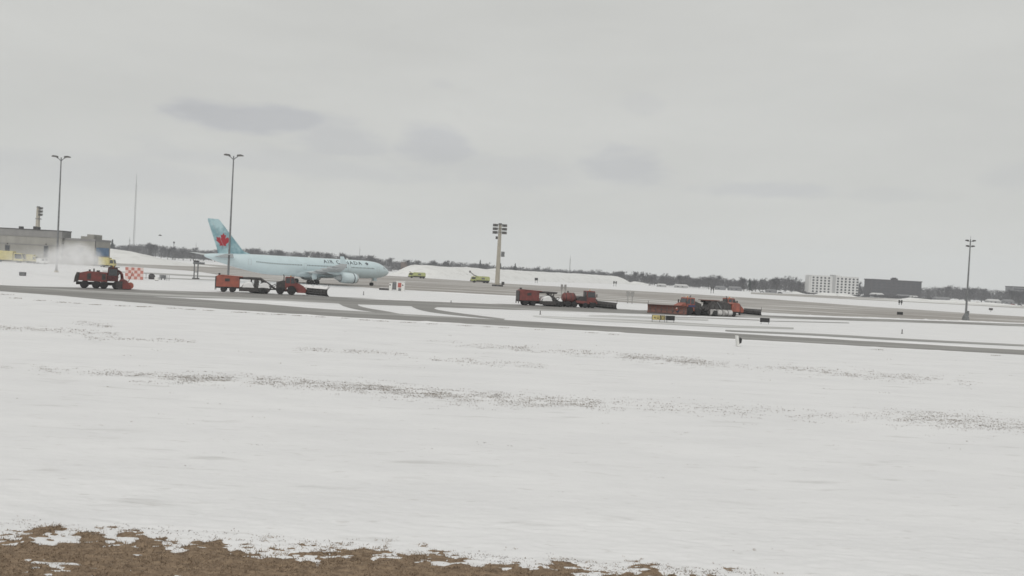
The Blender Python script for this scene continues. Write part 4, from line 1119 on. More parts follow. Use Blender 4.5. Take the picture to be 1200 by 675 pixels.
M_['mast'] = mat('mast_steel', (.20, .19, .19), .6, var=.2)
b = along(156, 1500); lattice('very tall thin radio mast left of the airliner tail', b, zat(161, 203, 1500), 1.5, 26)
b = along(667, 1150); lattice('short radio mast above the long snow dump', b, zat(667.5, 299, 1150), .7, 8)
b = along(151, 1000); lattice('thick dark mast beside the very tall radio mast', b, zat(151.5, 277.5, 1000), .8, 6)
b = along(229, 1100); lattice('small mast left of the airliner fin', b, zat(229, 283.5, 1100), .5, 6)
b = along(420.5, 1150); lattice('thin mast in the trees above the airliner nose', b, zat(420.5, 288, 1150), .5, 6)
# water tower on a stem
b = along(203, 1100); H = zat(203, 283, 1100)
P = thing('water_tower', 'small dark round water tower above the left wood', 'water tower', b)
part('stem', MB().cyl((0, 0, 0), (0, 0, H - 2.4), .45, .35, 8), M_['mast'], P)
part('bowl', MB().loft([[(r * math.cos(2 * math.pi * k / 12), r * math.sin(2 * math.pi * k / 12), z) for k in range(12)] for z, r in ((H - 2.6, .4), (H - 1.9, 1.1), (H - 1.0, 1.35), (H - .3, .9), (H, .2))]), M_['dark'], P, smooth=True)


# ------------------------------------------------------------------ terminal building on the left
M_['wall'] = mat('grey_render_wall', (.33, .32, .295), .85, var=.12, scale=.25, stretch=(1, 1, .4))
M_['fascia'] = mat('grey_fascia', (.255, .25, .245), .8, var=.12, scale=.3)
M_['blue'] = mat('blue_tarpaulin', (.12, .20, .32), .6, var=.3, scale=.8)
M_['doorframe'] = mat('door_frame_grey', (.16, .16, .16), .7)


def terminal():
    D = 362.0
    X = lambda px: along(px, D).x
    x0, x1, x2 = X(-140), X(71), X(108)
    z1 = zat(35, 268.3, D); z2 = zat(98, 279.7, D)
    P = thing('terminal_building', 'flat roofed grey terminal building at the left edge', 'building', (x1, D, 0), 0)
    q = lambda x: x - x1
    part('wall', MB().box(q(x0), 0, 0, 7, 0, z1 - 3.2), M_['wall'], P)
    part('wall', MB().box(.003, q(x2), 1.5, 15.5, 0, z2 - .9), M_['wall'], P)
    part('fascia', MB().box(q(x0) - .2, .25, -.25, 7.2, z1 - 3.2, z1 - .35), M_['fascia'], P)
    part('roof', MB().box(q(x0) - .4, .45, -.45, 7.4, z1 - .35, z1), M_['frame'], P)
    part('roof', MB().box(.46, q(x2) + .25, 1.25, 15.7, z2 - .9, z2), M_['fascia'], P)
    part('cornice_band', MB().box(q(x0), -.003, -.12, -.003, z1 - 6.8, z1 - 6.4), M_['fascia'], P)
    xa, xb, xc = X(85), X(93), X(101)
    part('roof_house', MB().box(q(xa), q(xb), 6, 13, z2 - .01, zat(92, 276.6, D + 8)), M_['wall'], P)
    part('roof_house', MB().box(q(xb) + .003, q(xc), 5.5, 13, z2 - .01, zat(102, 274.6, D + 8)), M_['wall'], P)
    for (a, b_, yt, yb) in ((5, 11, 286.5, 294.3), (50.5, 56, 287.5, 301.5)):
        w = part('door' if yb > 300 else 'window', MB().box(q(X(a)), q(X(b_)), -.10, -.02, zat(a, yb, D), zat(a, yt, D)), M_['doorframe'], P)
        part('pane', MB().box(q(X(a)) + .25, q(X(b_)) - .25, -.13, -.101, zat(a, yb, D) + .2, zat(a, yt, D) - .3), M_['glass'], w)
        part('lintel_lamp', MB().box(q(X((a + b_) / 2)) - .2, q(X((a + b_) / 2)) + .2, -.4, -.02, zat(a, yt, D) + .4, zat(a, yt, D) + .75), M_['dark'], P)
    w = part('window', MB().box(q(X(89.5)), q(X(95)), 1.40, 1.48, zat(92, 295.5, D), zat(92, 289.3, D)), M_['doorframe'], P)
    part('pane', MB().box(q(X(90)), q(X(94.5)), 1.36, 1.399, zat(92, 295.3, D) + .1, zat(92, 290, D)), M_['glass'], w)
    xe = q(x2)
    part('blue_shutter', MB().box(xe + .004, xe + .25, 2.8, 14.0, zat(117, 299.8, D + 7), zat(117, 290.4, D + 7)), M_['blue'], P)
    for k in range(5): part('shutter_rib', MB().box(xe + .251, xe + .33, 3.2 + k * 2.5, 3.45 + k * 2.5, zat(117, 299.6, D + 7), zat(117, 290.8, D + 7)), M_['blue'], P)
    part('wall_pipe', MB().cyl((xe + .2, 1.8, 0), (xe + .2, 1.8, z2 + 1.6), .12, n=6), M_['frame'], P)
    for a, h in ((17, 1.0), (34, 1.3), (37, 1.1)):
        part('roof_vent', MB().box(q(X(a)) - .6, q(X(a)) + .5, 3, 5, z1 - .01, z1 + h, .05), M_['frame'], P)
    for k in range(6): part('wall_joint', MB().box(q(x1) - 6.5 - k * 8.5, q(x1) - 6.42 - k * 8.5, -.03, -.004, 0, z1 - 3.3), M_['fascia'], P)
    return P


terminal()


def yellow_truck(label, px, py, L, rz=0.0, h=3.4):
    P = thing('service_truck', label, 'truck', along(px, py), rz, 'yellow service vehicles')
    part('chassis', MB().box(.1, L - .1, -1.0, 1.0, .5, .85), M_['dark'], P)
    bx = part('cargo_box', MB().box(0, L * .68, -1.25, 1.25, .9, h, .06), M_['yellow'], P)
    for k in range(3): part('side_panel', MB().box(.3 + k * L * .22, L * .19 + k * L * .22, -1.28, -1.25, 1.15, h - .35), M_['yellow'], bx)
    c = part('cab', MB().prism([(L * .70, .75), (L, .75), (L, 1.6), (L - .45, h * .82), (L * .70, h * .86)], -1.15, 1.15, .03), M_['yellow'], P)
    part('windscreen', MB().add([(L + .01, -.9, 1.7), (L + .01, .9, 1.7), (L - .40, .9, h * .78), (L - .40, -.9, h * .78)], [(0, 1, 2, 3)]), M_['glass'], c)
    for s in (-1, 1): part('side_window', MB().prism([(L * .74, 1.65), (L - .2, 1.65), (L - .55, h * .77), (L * .74, h * .77)], s * 1.16 - .015, s * 1.16 + .015), M_['glass'], c)
    wheels(P, [(L * .2, -1.0), (L * .2, 1.0), (L * .84, -1.0), (L * .84, 1.0)], .5, .32)
    return P


yellow_truck('long yellow service truck at the very left edge by the building', -8, 346, 12.5, 0, 4.6)
yellow_truck('small yellow service truck between the doorway and the long yellow one', 32, 348, 4.0, 0, 3.6)
yellow_truck('yellow service truck beyond the snow blower cab', 116.5, 350, 6.4, 0, 4.0)
# white van in the driven snow
P = thing('van', 'white van parked by the dark building doorway', 'van', along(43.5, 345), 0)
v = part('body', MB().prism([(0, .45), (4.4, .45), (4.5, 1.1), (3.9, 1.35), (3.2, 2.2), (.15, 2.25), (0, 2.0)], -.95, .95, .04), M_['white'], P)
part('windscreen', MB().add([(3.86, -.75, 1.42), (3.86, .75, 1.42), (3.30, .75, 2.1), (3.30, -.75, 2.1)], [(0, 1, 2, 3)]), M_['glass'], v)
for s in (-1, 1): part('side_window', MB().prism([(2.3, 1.4), (3.6, 1.4), (3.15, 2.05), (2.3, 2.05)], s * .955 - .012, s * .955 + .012), M_['glass'], v)
wheels(P, [(.9, -.85), (.9, .85), (3.5, -.85), (3.5, .85)], .36, .24)

# ------------------------------------------------------------------ chequered marker board, boxes, gantry, cabinet
M_['cheq_r'] = mat('faded_orange_red', (.50, .21, .175), .7, var=.15, scale=2)
M_['cheq_w'] = mat('faded_white', (.68, .56, .53), .7, var=.1, scale=2)
p = at(157, 327.8); D = p.y
P = thing('marker_board', 'faded red and white chequered marker board by the snow blower', 'sign', (p.x, p.y, 0), R(8))
wd, z0, z1 = 20.2 * D / 1000, zat(157, 327.4, D), zat(157, 313.4, D)
bd = part('board', MB().box(-wd / 2 - .04, wd / 2 + .04, .0, .12, z0 - .04, z1 + .04), M_['white'], P)
nx, nz = 6, 4
for i in range(nx):
    for j in range(nz):
        part('tile', MB().box(-wd / 2 + wd * i / nx + .004, -wd / 2 + wd * (i + 1) / nx - .004, -.02, -.002, z0 + (z1 - z0) * j / nz + .004, z0 + (z1 - z0) * (j + 1) / nz - .004), M_['cheq_r'] if (i + j) % 2 else M_['cheq_w'], bd)
for sx in (-.4, .4): part('post', MB().box(wd * sx - .06, wd * sx + .06, .13, .25, 0, z1 - .1), M_['steel'], P)

p = at(178, 327.3); P = thing('equipment_cover', 'dark covered equipment hump right of the chequered board', 'equipment', p, .2)
part('cover', MB().prism([(-.75, .3), (.75, .3), (.65, .9), (.2, 1.45), (-.35, 1.5), (-.75, 1.0)], -.6, .6, .1), M_['frame'], P)
part('skid', MB().box(-.7, .7, -.5, .5, 0, .3), M_['dark'], P)
p = at(183.5, 329); P = thing('equipment_box', 'small white equipment box right of the dark hump', 'equipment', p, 0)
part('shell', MB().box(-.45, .45, -.3, .3, .1, .9, .04), M_['white'], P); part('foot', MB().box(-.3, .3, -.25, .25, 0, .1), M_['dark'], P)
p = at(191, 328); P = thing('equipment_box', 'grey equipment cabinet on legs furthest right of the board', 'equipment', p, 0)
part('shell', MB().box(-.6, .6, -.4, .4, .35, 1.25, .04), M_['steel'], P)
for sx in (-.45, .45): part('leg', MB().box(sx - .05, sx + .05, -.3, .3, 0, .35), M_['steel'], P)
for k, (a, bb) in enumerate(((171, 326.7), (187, 327.8), (195.5, 328.6), (198, 328.7))):
    P = thing('marker_post', ['thin grey post between chequered board and dark hump', 'thin grey post between white box and grey cabinet', 'left of two thin posts beside the grey cabinet', 'right of two thin posts beside the grey cabinet'][k], 'post', at(a, bb))
    part('post', MB().cyl((0, 0, 0), (0, 0, 1.15), .06, n=6), M_['steel'], P); part('cap', MB().cyl((0, 0, 1.15), (0, 0, 1.25), .09, n=6), M_['dark'], P)
p = at(26.5, 323.2); P = thing('equipment_box', 'small grey box alone on the snow below the yellow trucks', 'equipment', p, 0)
part('shell', MB().box(-.65, .65, -.35, .35, .08, .85, .04), M_['steel'], P); part('foot', MB().box(-.5, .5, -.3, .3, 0, .08), M_['dark'], P)

# T shaped frame carrying an approach sign seen from the side
p = at(229.5, 327.0); D = p.y
P = thing('gantry_frame', 'grey twin post gantry with crossbeam left of the airliner', 'gantry', p, R(3))
part('footing', MB().box(-.95, .85, -.5, .5, 0, .35, .05), M_['frame'], P)
for sx in (-.55, .45): part('post', MB().box(sx - .14, sx + .14, -.14, .14, .35, 4.25), M_['steel'], P)
part('cross_rail', MB().box(-.6, .5, -.1, .1, 1.9, 2.1), M_['steel'], P)
part('beam', MB().box(-.85, 2.2, -.4, .4, 4.25, 4.85, .04), M_['steel'], P)
part('head_box', MB().box(-.75, .65, -.45, .45, 4.86, 5.3, .04), M_['frame'], P)
p = at(297, 318.6); P = thing('taxiway_sign', 'low dark sign on the apron under the airliner tail', 'sign', p, 0, 'guidance signs')
part('panel', MB().box(-1.7, 1.7, -.15, .15, .25, 1.1, .03), M_['dark'], P)
for sx in (-1.2, 1.2): part('leg', MB().cyl((sx, 0, 0), (sx, 0, .25), .06, n=6), M_['steel'], P)

M_['panel_red'] = mat('dull_red_panel', (.42, .13, .11), .6, var=.15)
p = at(466, 340.8); D = p.y
P = thing('equipment_shelter', 'white equipment shelter with red panel before the airliner nose', 'shelter', p, R(4))
part('shell', MB().box(-.35, 1.85, -.9, .9, 0, 2.45, .05), M_['white'], P)
part('roof', MB().box(-.45, 1.95, -1.0, 1.0, 2.45, 2.6), M_['white'], P)
part('red_panel', MB().box(.05, .95, -.95, -.905, .95, 2.2), M_['panel_red'], P)
part('vent', MB().box(1.15, 1.5, -.94, -.905, 1.45, 1.75), M_['dark'], P)
part('low_door', MB().box(.2, .95, -.94, -.905, .05, .75), M_['steel'], P)
part('side_annex', MB().box(-2.3, -1.45, -.7, .7, 0, 1.95, .05), M_['white'], P)
part('annex_vent', MB().box(-2.2, -1.9, -.74, -.705, 1.35, 1.7), M_['dark'], P)
part('cable_rack', MB().box(-1.44, -.36, -.4, .4, .25, 1.5).box(-1.44, -.36, -.5, .5, 1.5, 2.3), M_['steel'], P)
P = thing('concrete_slab', 'low grey slab left of the white equipment shelter', 'slab', at(451, 340.0), R(4))
part('slab', MB().box(-1.5, 1.3, -.6, .6, 0, .55, .05), M_['frame'], P); part('snow_cover', MB().box(-1.4, 1.2, -.5, .5, .551, .66, .04), M_['snowcap'], P)

# ------------------------------------------------------------------ guidance signs
M_['sign_y'] = mat('sign_yellow', (.62, .52, .22), .6, var=.1)
M_['sign_k'] = mat('sign_black', (.03, .03, .03), .5)


def sign_panel(P, x0, x1, z0, z1, face, marks=None):
    pn = part('panel', MB().box(x0, x1, -.12, .12, z0, z1, .02), M_['sign_k'], P)
    fc = part('face', MB().box(x0 + .05, x1 - .05, -.14, -.121, z0 + .05, z1 - .05), face, pn)
    if marks:
        mm, strokes = marks; w, h = x1 - x0, z1 - z0
        for (a, b_, c, d) in strokes: part('glyph_stroke', MB().box(x0 + w * a, x0 + w * b_, -.15, -.141, z0 + h * c, z0 + h * d), mm, fc)


p = at(771.5, 377.8)
P = thing('taxiway_sign', 'yellow and black guidance sign below the rusty plough blade', 'sign', p, R(4), 'guidance signs')
sign_panel(P, -1.05, .2, .38, 1.15, M_['sign_y'], (M_['sign_k'], [(.22, .28, .2, .75), (.28, .42, .38, .5), (.42, .48, .2, .75), (.6, .66, .2, .8), (.66, .8, .3, .42), (.8, .86, .2, .8)]))
sign_panel(P, .21, 1.05, .38, 1.15, M_['sign_k'], (M_['sign_y'], [(.14, .22, .15, .85), (.14, .9, .82, .9), (.14, .9, .12, .2), (.83, .9, .15, .85), (.42, .62, .25, .75)]))
for sx in (-1.0, .2, 1.0): part('leg', MB().cyl((sx, 0, 0), (sx, 0, .4), .04, n=6), M_['steel'], P)
p = at(785, 378.3); P = thing('taxiway_sign', 'black guidance sign right of the yellow one', 'sign', p, R(4), 'guidance signs')
sign_panel(P, -.68, .72, .38, 1.12, M_['sign_k'])
for sx in (-.5, .6): part('leg', MB().cyl((sx, 0, 0), (sx, 0, .4), .04, n=6), M_['steel'], P)
p = at(896, 379.8); P = thing('taxiway_sign', 'black guidance sign right of the crossing ploughs', 'sign', p, R(-4), 'guidance signs')
sign_panel(P, -.8, .8, .32, 1.05, M_['sign_k'])
for sx in (-.6, .65): part('leg', MB().cyl((sx, 0, 0), (sx, 0, .35), .04, n=6), M_['steel'], P)
p = at(1054.5, 369.3); P = thing('taxiway_sign', 'low black sign left of the right lamp pole', 'sign', p, 0, 'guidance signs')
sign_panel(P, -.85, .85, .12, .95, M_['sign_k'])
for sx in (-.6, .6): part('leg', MB().cyl((sx, 0, 0), (sx, 0, .15), .05, n=6), M_['steel'], P)


def far_sign(px, py, w, h, leg, label, m1=None, gap=0.0, skew=0.0):
    p = at(px, py); P = thing('runway_sign', label, 'sign', p, skew, 'far two legged signs')
    m1 = m1 or M_['sign_k']
    if gap:
        for s in (-1, 1): part('panel', MB().box(s * (gap / 2 + w / 4) - w / 4, s * (gap / 2 + w / 4) + w / 4, -.25, .25, leg, leg + h, .04), m1, P)
        part('rail', MB().box(-w / 2 - gap / 2 + .1, w / 2 + gap / 2 - .1, -.08, .08, leg + h * .4, leg + h * .55), m1, P)
    else:
        part('panel', MB().box(-w / 2, w / 2, -.2, .2, leg, leg + h, .04), m1, P)
    for s in (-1, 1):
        x = s * (gap / 2 + w / 4) if gap else s * w * .32
        part('leg', MB().box(x - .13, x + .13, -.13, .13, 0, leg), m1, P)


far_sign(545.5, 327, 2.4, 1.8, 1.8, 'two legged sign left of the boom fire truck')
far_sign(628.3, 331.5, 2.3, 1.8, 1.8, 'two legged sign above the dark red sweeper')
far_sign(720.5, 335.7, 1.9, 1.9, 2.1, 'dark split sign at the right toe of the snow dump', gap=.7)
far_sign(834.5, 343.8, 1.2, 2.0, 1.9, 'dark split sign above the crossing ploughs', gap=.9)
M_['frost_sign'] = mat('frosted_grey_sign', (.30, .295, .285), .8, var=.15)
far_sign(738, 355.6, 1.7, 1.35, 1.9, 'frosty grey twin sign right of the long dark plough', M_['frost_sign'], gap=.35)
far_sign(1055, 357.3, 1.5, 1.7, .9, 'small dark sign below the dark brick block', gap=.5)
far_sign(660, 345.8, 1.5, 1.6, 1.9, 'frosty sign behind the dark red tank truck', M_['frost_sign'], gap=.4)

# edge-on board by the near taxiway
p = at(865, 406.3); P = thing('marker_sign', 'leaning white marker with black end by the near taxiway', 'sign', p, R(0))
part('panel', MB().prism([(-.18, .05), (.06, .02), (-.02, .6), (-.12, 1.18), (-.30, 1.18)], -.35, .35, .03), M_['white'], P)
part('black_end', MB().prism([(.08, .36), (.24, .40), (.30, .80), (.20, .98), (.09, .72)], -.3, .3, .03), M_['sign_k'], P)
part('strut', MB().tube([(-.1, 0, 1.05), (.05, 0, .92), (.18, 0, .7)], .05, 6), M_['steel'], P)
part('strut', MB().tube([(.0, 0, .12), (.14, 0, .42)], .06, 6), M_['steel'], P)
for k, (a, bb, hh) in enumerate(((426, 345.8, .8), (1057, 391, .7), (1161, 365.3, 1.6), (633, 368.5, .6), (528.5, 355, .5), (878, 341.5, 2.0))):
    P = thing('edge_marker', ['thin edge marker between airliner nose and near taxiway', 'lone edge marker left of the right lamp pole base', 'dark edge marker right of the right lamp pole', 'small edge marker below the dark red sweeper', 'small edge marker left of the dark red sweeper', 'thin reddish marker above the facing plough trucks'][k], 'marker', at(a, bb))
    part('post', MB().cyl((0, 0, 0), (0, 0, hh), .06 + .02 * hh, n=6), M_['panel_red'] if k == 5 else M_['frame'], P); part('base', MB().cyl((0, 0, 0), (0, 0, .08), .16, n=8), M_['dark'], P)
    if k == 2: part('head', MB().box(-.8, .8, -.3, .3, .7, 1.7, .05), M_['dark'], P)

# ------------------------------------------------------------------ far buildings
M_['block_w'] = mat('white_block_wall', (.66, .66, .65), .8, var=.05, scale=.2)
M_['block_d'] = mat('dark_brick', (.085, .08, .085), .85, var=.2, scale=.2)
M_['dark_pane'] = mat('far_window_glass', (.05, .052, .06), .3)
M_['shed'] = [mat('shed_wall_%s' % n, c, .8, var=.15) for n, c in (('pale', (.42, .42, .42)), ('brown', (.16, .12, .10)), ('grey', (.24, .24, .25)))]


def white_block():
    D = 1000; X = lambda px: along(px, D).x
    p = along(976.5, D); zt = zat(975, 323.8, D)
    P = thing('apartment_block', 'white six storey block with rows of dark windows', 'building', (p.x, D, 0), 0)
    w = X(1005.5) - X(948); h = w / 2
    wall = part('wall', MB().box(-h + 1.6, h, 0, 16, 0, zt), M_['block_w'], P)
    part('end_bay', MB().box(-h, -h + 1.55, 1.2, 15, 0, zt - .3), M_['block_w'], P)
    part('stair_tower', MB().box(-1.6, 1.4, -1.0, 10, 0, zt + 1.8), M_['shed'][0], P)
    part('roof_house', MB().box(1.41, 7.5, 3, 12, zt, zt + 1.6), M_['block_w'], P)
    part('parapet', MB().box(-h + 1.5, -1.61, -.15, 16.2, zt, zt + .35).box(1.41, h + .1, -.15, 2.9, zt, zt + .35), M_['block_w'], P)
    me = MB().box(-1.1, 1.1, -.06, -.004, -.95, .95).mesh('window'); me.materials.append(M_['dark_pane'])
    sl = MB().box(-1.2, 1.2, -.22, -.07, -1.12, -.96).mesh('sill'); sl.materials.append(M_['block_w'])
    cols = [-h + 4.6 + k * 4.55 for k in range(5)] + [4.6 + k * 4.55 for k in range(6)]
    for i in range(6):
        for x in cols:
            if x > h - 1: continue
            z = zt - 2.3 - i * 3.25
            o = link('window', me, P, loc=(x, 0, z)); s = link('sill', sl, o)


white_block()


def dark_block():
    D = 1050; X = lambda px: along(px, D).x
    p = along(1049.5, D); zt = zat(1046, 328, D)
    P = thing('office_block', 'dark brick block with long flat roof', 'building', (p.x, D, 0), R(3))
    h = (X(1079.5) - X(1019)) / 2
    part('wall', MB().box(-h, h, 0, 18, 0, zt - 1.2), M_['block_d'], P)
    part('roof', MB().box(-h - .6, h + .6, -.6, 18.6, zt - 1.2, zt), M_['block_d'], P)
    part('roof_house', MB().box(-1.8, 3.6, 4, 12, zt, zt + 2.0).box(-.6, 1.8, 4.5, 11, zt + 2.0, zt + 3.0), M_['block_d'], P)
    me = MB().box(-1.9, 1.9, -.05, -.004, -.7, .7).mesh('window'); me.materials.append(M_['dark_pane'])
    for i in range(4):
        for k in range(10): link('window', me, P, loc=(-h + 4 + k * (2 * h - 8) / 9, 0, zt - 4.2 - i * 3.6))


dark_block()
D = 1080; p = along(1193, D); P = thing('office_block', 'grey flat roofed block at the far right edge', 'building', (p.x, D, 0), 0); zt = zat(1190, 335.5, D)
part('wall', MB().box(-8, 40, 0, 16, 0, zt - 1), M_['shed'][2], P); part('roof', MB().box(-8.4, 40.4, -.4, 16.4, zt - 1, zt), M_['block_d'], P)
for i in range(3): part('window_band', MB().box(-7, 39, -.06, -.004, zt - 4.2 - i * 3.6, zt - 2.9 - i * 3.6), M_['dark_pane'], P)

hs = [(452, 1060, 14, 6.5, 2, 'grey flat shed right of the airliner nose'), (433, 1050, 30, 5, 2, 'long grey hangar behind the airliner nose'), (473, 1040, 7, 12.2, 1, 'brown square tower house above the airliner nose'), (799, 832, 12, 3.6, 0, 'pale low house in the wood above the rusty plough'), (845, 842, 9, 4, 2, 'grey house above the dark split sign'),
      (862, 837, 12, 4.2, 2, 'long grey shed in the middle of the wood'), (905, 812, 9, 3.4, 2, 'grey shed left of the white block'), (1029, 960, 13, 5.0, 0, 'pale gabled house before the dark brick block'), (1060, 985, 14, 4.6, 2, 'grey house before the dark brick block'), (1072, 970, 9, 4, 0, 'small pale house right of the dark brick block'),
      (1105, 895, 15, 4.4, 2, 'grey house among trees left of the lamp pole'), (1166, 855, 12, 5, 0, 'pale house right of the right lamp pole'), (1183, 885, 10, 5.5, 2, 'grey house near the far right edge'), (776, 822, 8, 3.2, 0, 'small pale shed left in the wood'), (350, 1200, 24, 6, 2, 'grey shed behind the airliner')]
M_['snow_roof'] = mat('snowy_roof', (.62, .62, .62), .85, var=.1)
for (px, D, w, h, mi, lab) in hs:
    p = along(px, D); P = thing('house', lab, 'house', (p.x, D, 0), 0, 'low houses at the tree line'); dp = 8
    part('wall', MB().box(-w / 2, w / 2, 0, dp, 0, h * .62), M_['shed'][mi], P)
    part('roof', MB().loft([[(-w / 2 - .4, -.4, h * .62), (w / 2 + .4, -.4, h * .62), (w / 2 + .4, dp + .4, h * .62), (-w / 2 - .4, dp + .4, h * .62)], [(-w / 2 + .6, dp / 2 - .1, h), (w / 2 - .6, dp / 2 - .1, h), (w / 2 - .6, dp / 2 + .1, h), (-w / 2 + .6, dp / 2 + .1, h)]]) if h < 12 else MB().box(-w / 2 - .2, w / 2 + .2, -.2, dp + .2, h * .62, h), M_['snow_roof'] if mi == 0 else M_['shed'][mi], P)
    for k in range(max(1, int(w / 5))): part('window', MB().box(-w / 2 + 1.4 + k * 4.5, -w / 2 + 2.8 + k * 4.5, -.06, -.004, h * .22, h * .48), M_['dark_pane'], P)

cars = [(1012, 900, 0), (1022, 905, 1), (1080, 880, 2), (1094, 885, 0), (1101, 870, 1), (1112, 880, 3), (1125, 885, 0), (1146, 860, 2), (1158, 865, 1), (1170, 850, 0), (1178, 862, 3), (1187, 850, 2), (1195, 866, 0), (893, 800, 1), (914, 798, 0)]
M_['car'] = [mat('car_paint_%s' % n, c, .3, coat=.3) for n, c in (('dark', (.04, .04, .045)), ('silver', (.35, .36, .37)), ('red', (.22, .03, .03)), ('white', (.7, .7, .7)))]
for i, (px, D, ci) in enumerate(cars):
    nm = ['dark', 'silver', 'red', 'white'][ci]
    P = thing('parked_car', 'tiny %s car parked before the far houses' % nm, 'car', along(px, D), R(5 * (i % 3)), 'cars parked before the far houses, ' + nm)
    b = part('body', MB().prism([(-2.2, .3), (2.2, .3), (2.25, .7), (1.2, .9), (.6, 1.45), (-1.3, 1.45), (-1.9, .95), (-2.25, .85)], -.85, .85, .06), M_['car'][ci], P)
    part('side_glass', MB().prism([(1.0, .92), (.55, 1.38), (-1.2, 1.38), (-1.6, .95)], -.86, .86), M_['glass'], b)
    wheels(P, [(-1.35, -.78), (-1.35, .78), (1.35, -.78), (1.35, .78)], .33, .2)


# ------------------------------------------------------------------ trees along the horizon
M_['bark'] = mat('grey_bark', (.075, .068, .064), .9, var=.3)
M_['twig'] = mat('bare_twigs', (.092, .088, .092), .9, var=.3, scale=.6)
M_['conifer'] = mat('dark_needles', (.028, .038, .032), .9, var=.4, scale=.8)


def bare_tree(seed):
    r = random.Random(seed); tr = MB(); tw = MB()

    def grow(p, d, ln, rad, lev):
        q = p + d * ln
        (tr if lev < 2 else tw).cyl(p, q, rad, rad * .62, 5 if lev < 2 else 3, cap=False)
        if lev == 4:
            for _ in range(5):
                e = Vector((r.uniform(-1, 1), r.uniform(-1, 1), r.uniform(-.2, 1))).normalized(); b0 = p.lerp(q, r.random()); o2 = e.orthogonal().normalized() * .035
                tw.add([b0 + o2, b0 - o2, b0 + (d * .5 + e).normalized() * r.uniform(.6, 1.3)], [(0, 1, 2)])
            return
        for k in range(4 if lev < 2 else 3):
            a = r.uniform(0, 6.283); t = r.uniform(.35, .85) if lev else r.uniform(.5, .75)
            o = d.orthogonal().normalized(); o = (o * math.cos(a) + d.cross(o).normalized() * math.sin(a))
            nd = (q - p).lerp(q - p, 1).normalized() * 1.0 + o * t + Vector((0, 0, .25)); nd.normalize()
            grow(p + (q - p) * r.uniform(.55, 1.0), nd, ln * r.uniform(.55, .8), rad * .5, lev + 1)
    grow(Vector((0, 0, -.1)), Vector((0, 0, 1)), 3.6, .26, 0)
    return tr, tw


def proto_tree(seed):
    P = thing('bare_tree', 'bare grey deciduous tree standing along the horizon wood', 'tree', (0, 0, 0), 0, 'bare trees along the horizon')
    a, b = bare_tree(seed)
    part('trunk', a, M_['bark'], P, fix=False); part('crown', b, M_['twig'], P, fix=False)
    return P


def proto_conifer(seed):
    r = random.Random(seed)
    P = thing('conifer', 'small dark pointed conifer standing along the horizon wood', 'tree', (0, 0, 0), 0, 'dark conifers along the horizon')
    part('trunk', MB().cyl((0, 0, -.1), (0, 0, 9.5), .2, .04, 6), M_['bark'], P)
    c = MB()
    for i in range(150):
        t = r.random() ** .8; z = 1.0 + 9.2 * t; rad = (1 - t) * 2.2 + .15; a = r.uniform(0, 6.283)
        b = Vector((math.cos(a) * rad, math.sin(a) * rad, z - .5 - r.random() * .4)); o = Vector((-math.sin(a), math.cos(a), 0)) * (.35 + .3 * (1 - t))
        c.add([(0, 0, z), b + o, b - o], [(0, 1, 2)])
    part('crown', c, M_['conifer'], P, fix=False)
    return P


TP = [proto_tree(s) for s in range(5)]; CP = [proto_conifer(s) for s in range(2)]
used = set()


def put_tree(px, D, h, conif=False):
    L = CP if conif else TP; i = random.randrange(len(L)); P = L[i]; key = (conif, i)
    p = along(px, D)
    nat = 10.2 if conif else TREE_H[i]
    s = h / nat; sc = (s * random.uniform(.85, 1.15), s * random.uniform(.85, 1.15), s)
    if key not in used:
        used.add(key); P.location = p; P.rotation_euler.z = random.uniform(0, 6.28); P.scale = sc; return P
    return dup(P, p, random.uniform(0, 6.28), None, sc)


TREE_H = [max(v.co.z for c in P.children for v in c.data.vertices) for P in TP]


def top_py(px):
    """picture height of the wood's outline along the horizon"""
    xs = [100, 130, 160, 185, 200, 240, 260, 300, 330, 420, 455, 480, 520, 545, 580, 620, 650, 680, 700, 740, 790, 840, 870, 900, 920, 935, 1000, 1010, 1050, 1090, 1110, 1140, 1165, 1190, 1215, 1400]
    yv = [285, 286.5, 283.5, 284.5, 287.5, 291, 290.5, 289.5, 292.5, 297, 302, 304.5, 305.5, 305, 308.5, 311.5, 313, 314.5, 316, 318.5, 321, 322.5, 325.5, 325.5, 322.5, 327.5, 327.5, 331, 333, 334.5, 332.5, 335, 337, 339.5, 342, 351]
    return float(np.interp(px, xs, yv))


def near_shift(px):
    return float(np.interp(px, [730, 800, 925, 942, 1085, 1100, 1400], [0, 175, 175, 60, 60, 110, 110]))


random.seed(21)
for k in range(150):
    px = random.uniform(128, 1290)
    if 940 < px < 1085 and random.random() < .6: continue
    D = random.uniform(1000, 1180) - near_shift(px)
    if 1008 < px < 1084 or 940 < px < 1008: D = random.uniform(1075, 1180)
    h = zat(px, top_py(px) + abs(random.gauss(0, 2.6)) - 2.4, D)
    put_tree(px, D, max(6, h), random.random() < .10)
for px, py in ((720, 316.5), (726, 317), (562, 303.8), (586, 307.5), (603, 308.2), (870, 322.5), (883, 325.5), (906, 326), (920, 321), (928, 323), (1150, 335.5), (990, 322.6), (985, 323), (1110, 331.5), (205, 287), (176, 283), (640, 311), (742, 316), (131, 280)):
    put_tree(px, random.uniform(1040, 1090), zat(px, py, 1060), px in (562, 586, 603, 883, 906, 131))


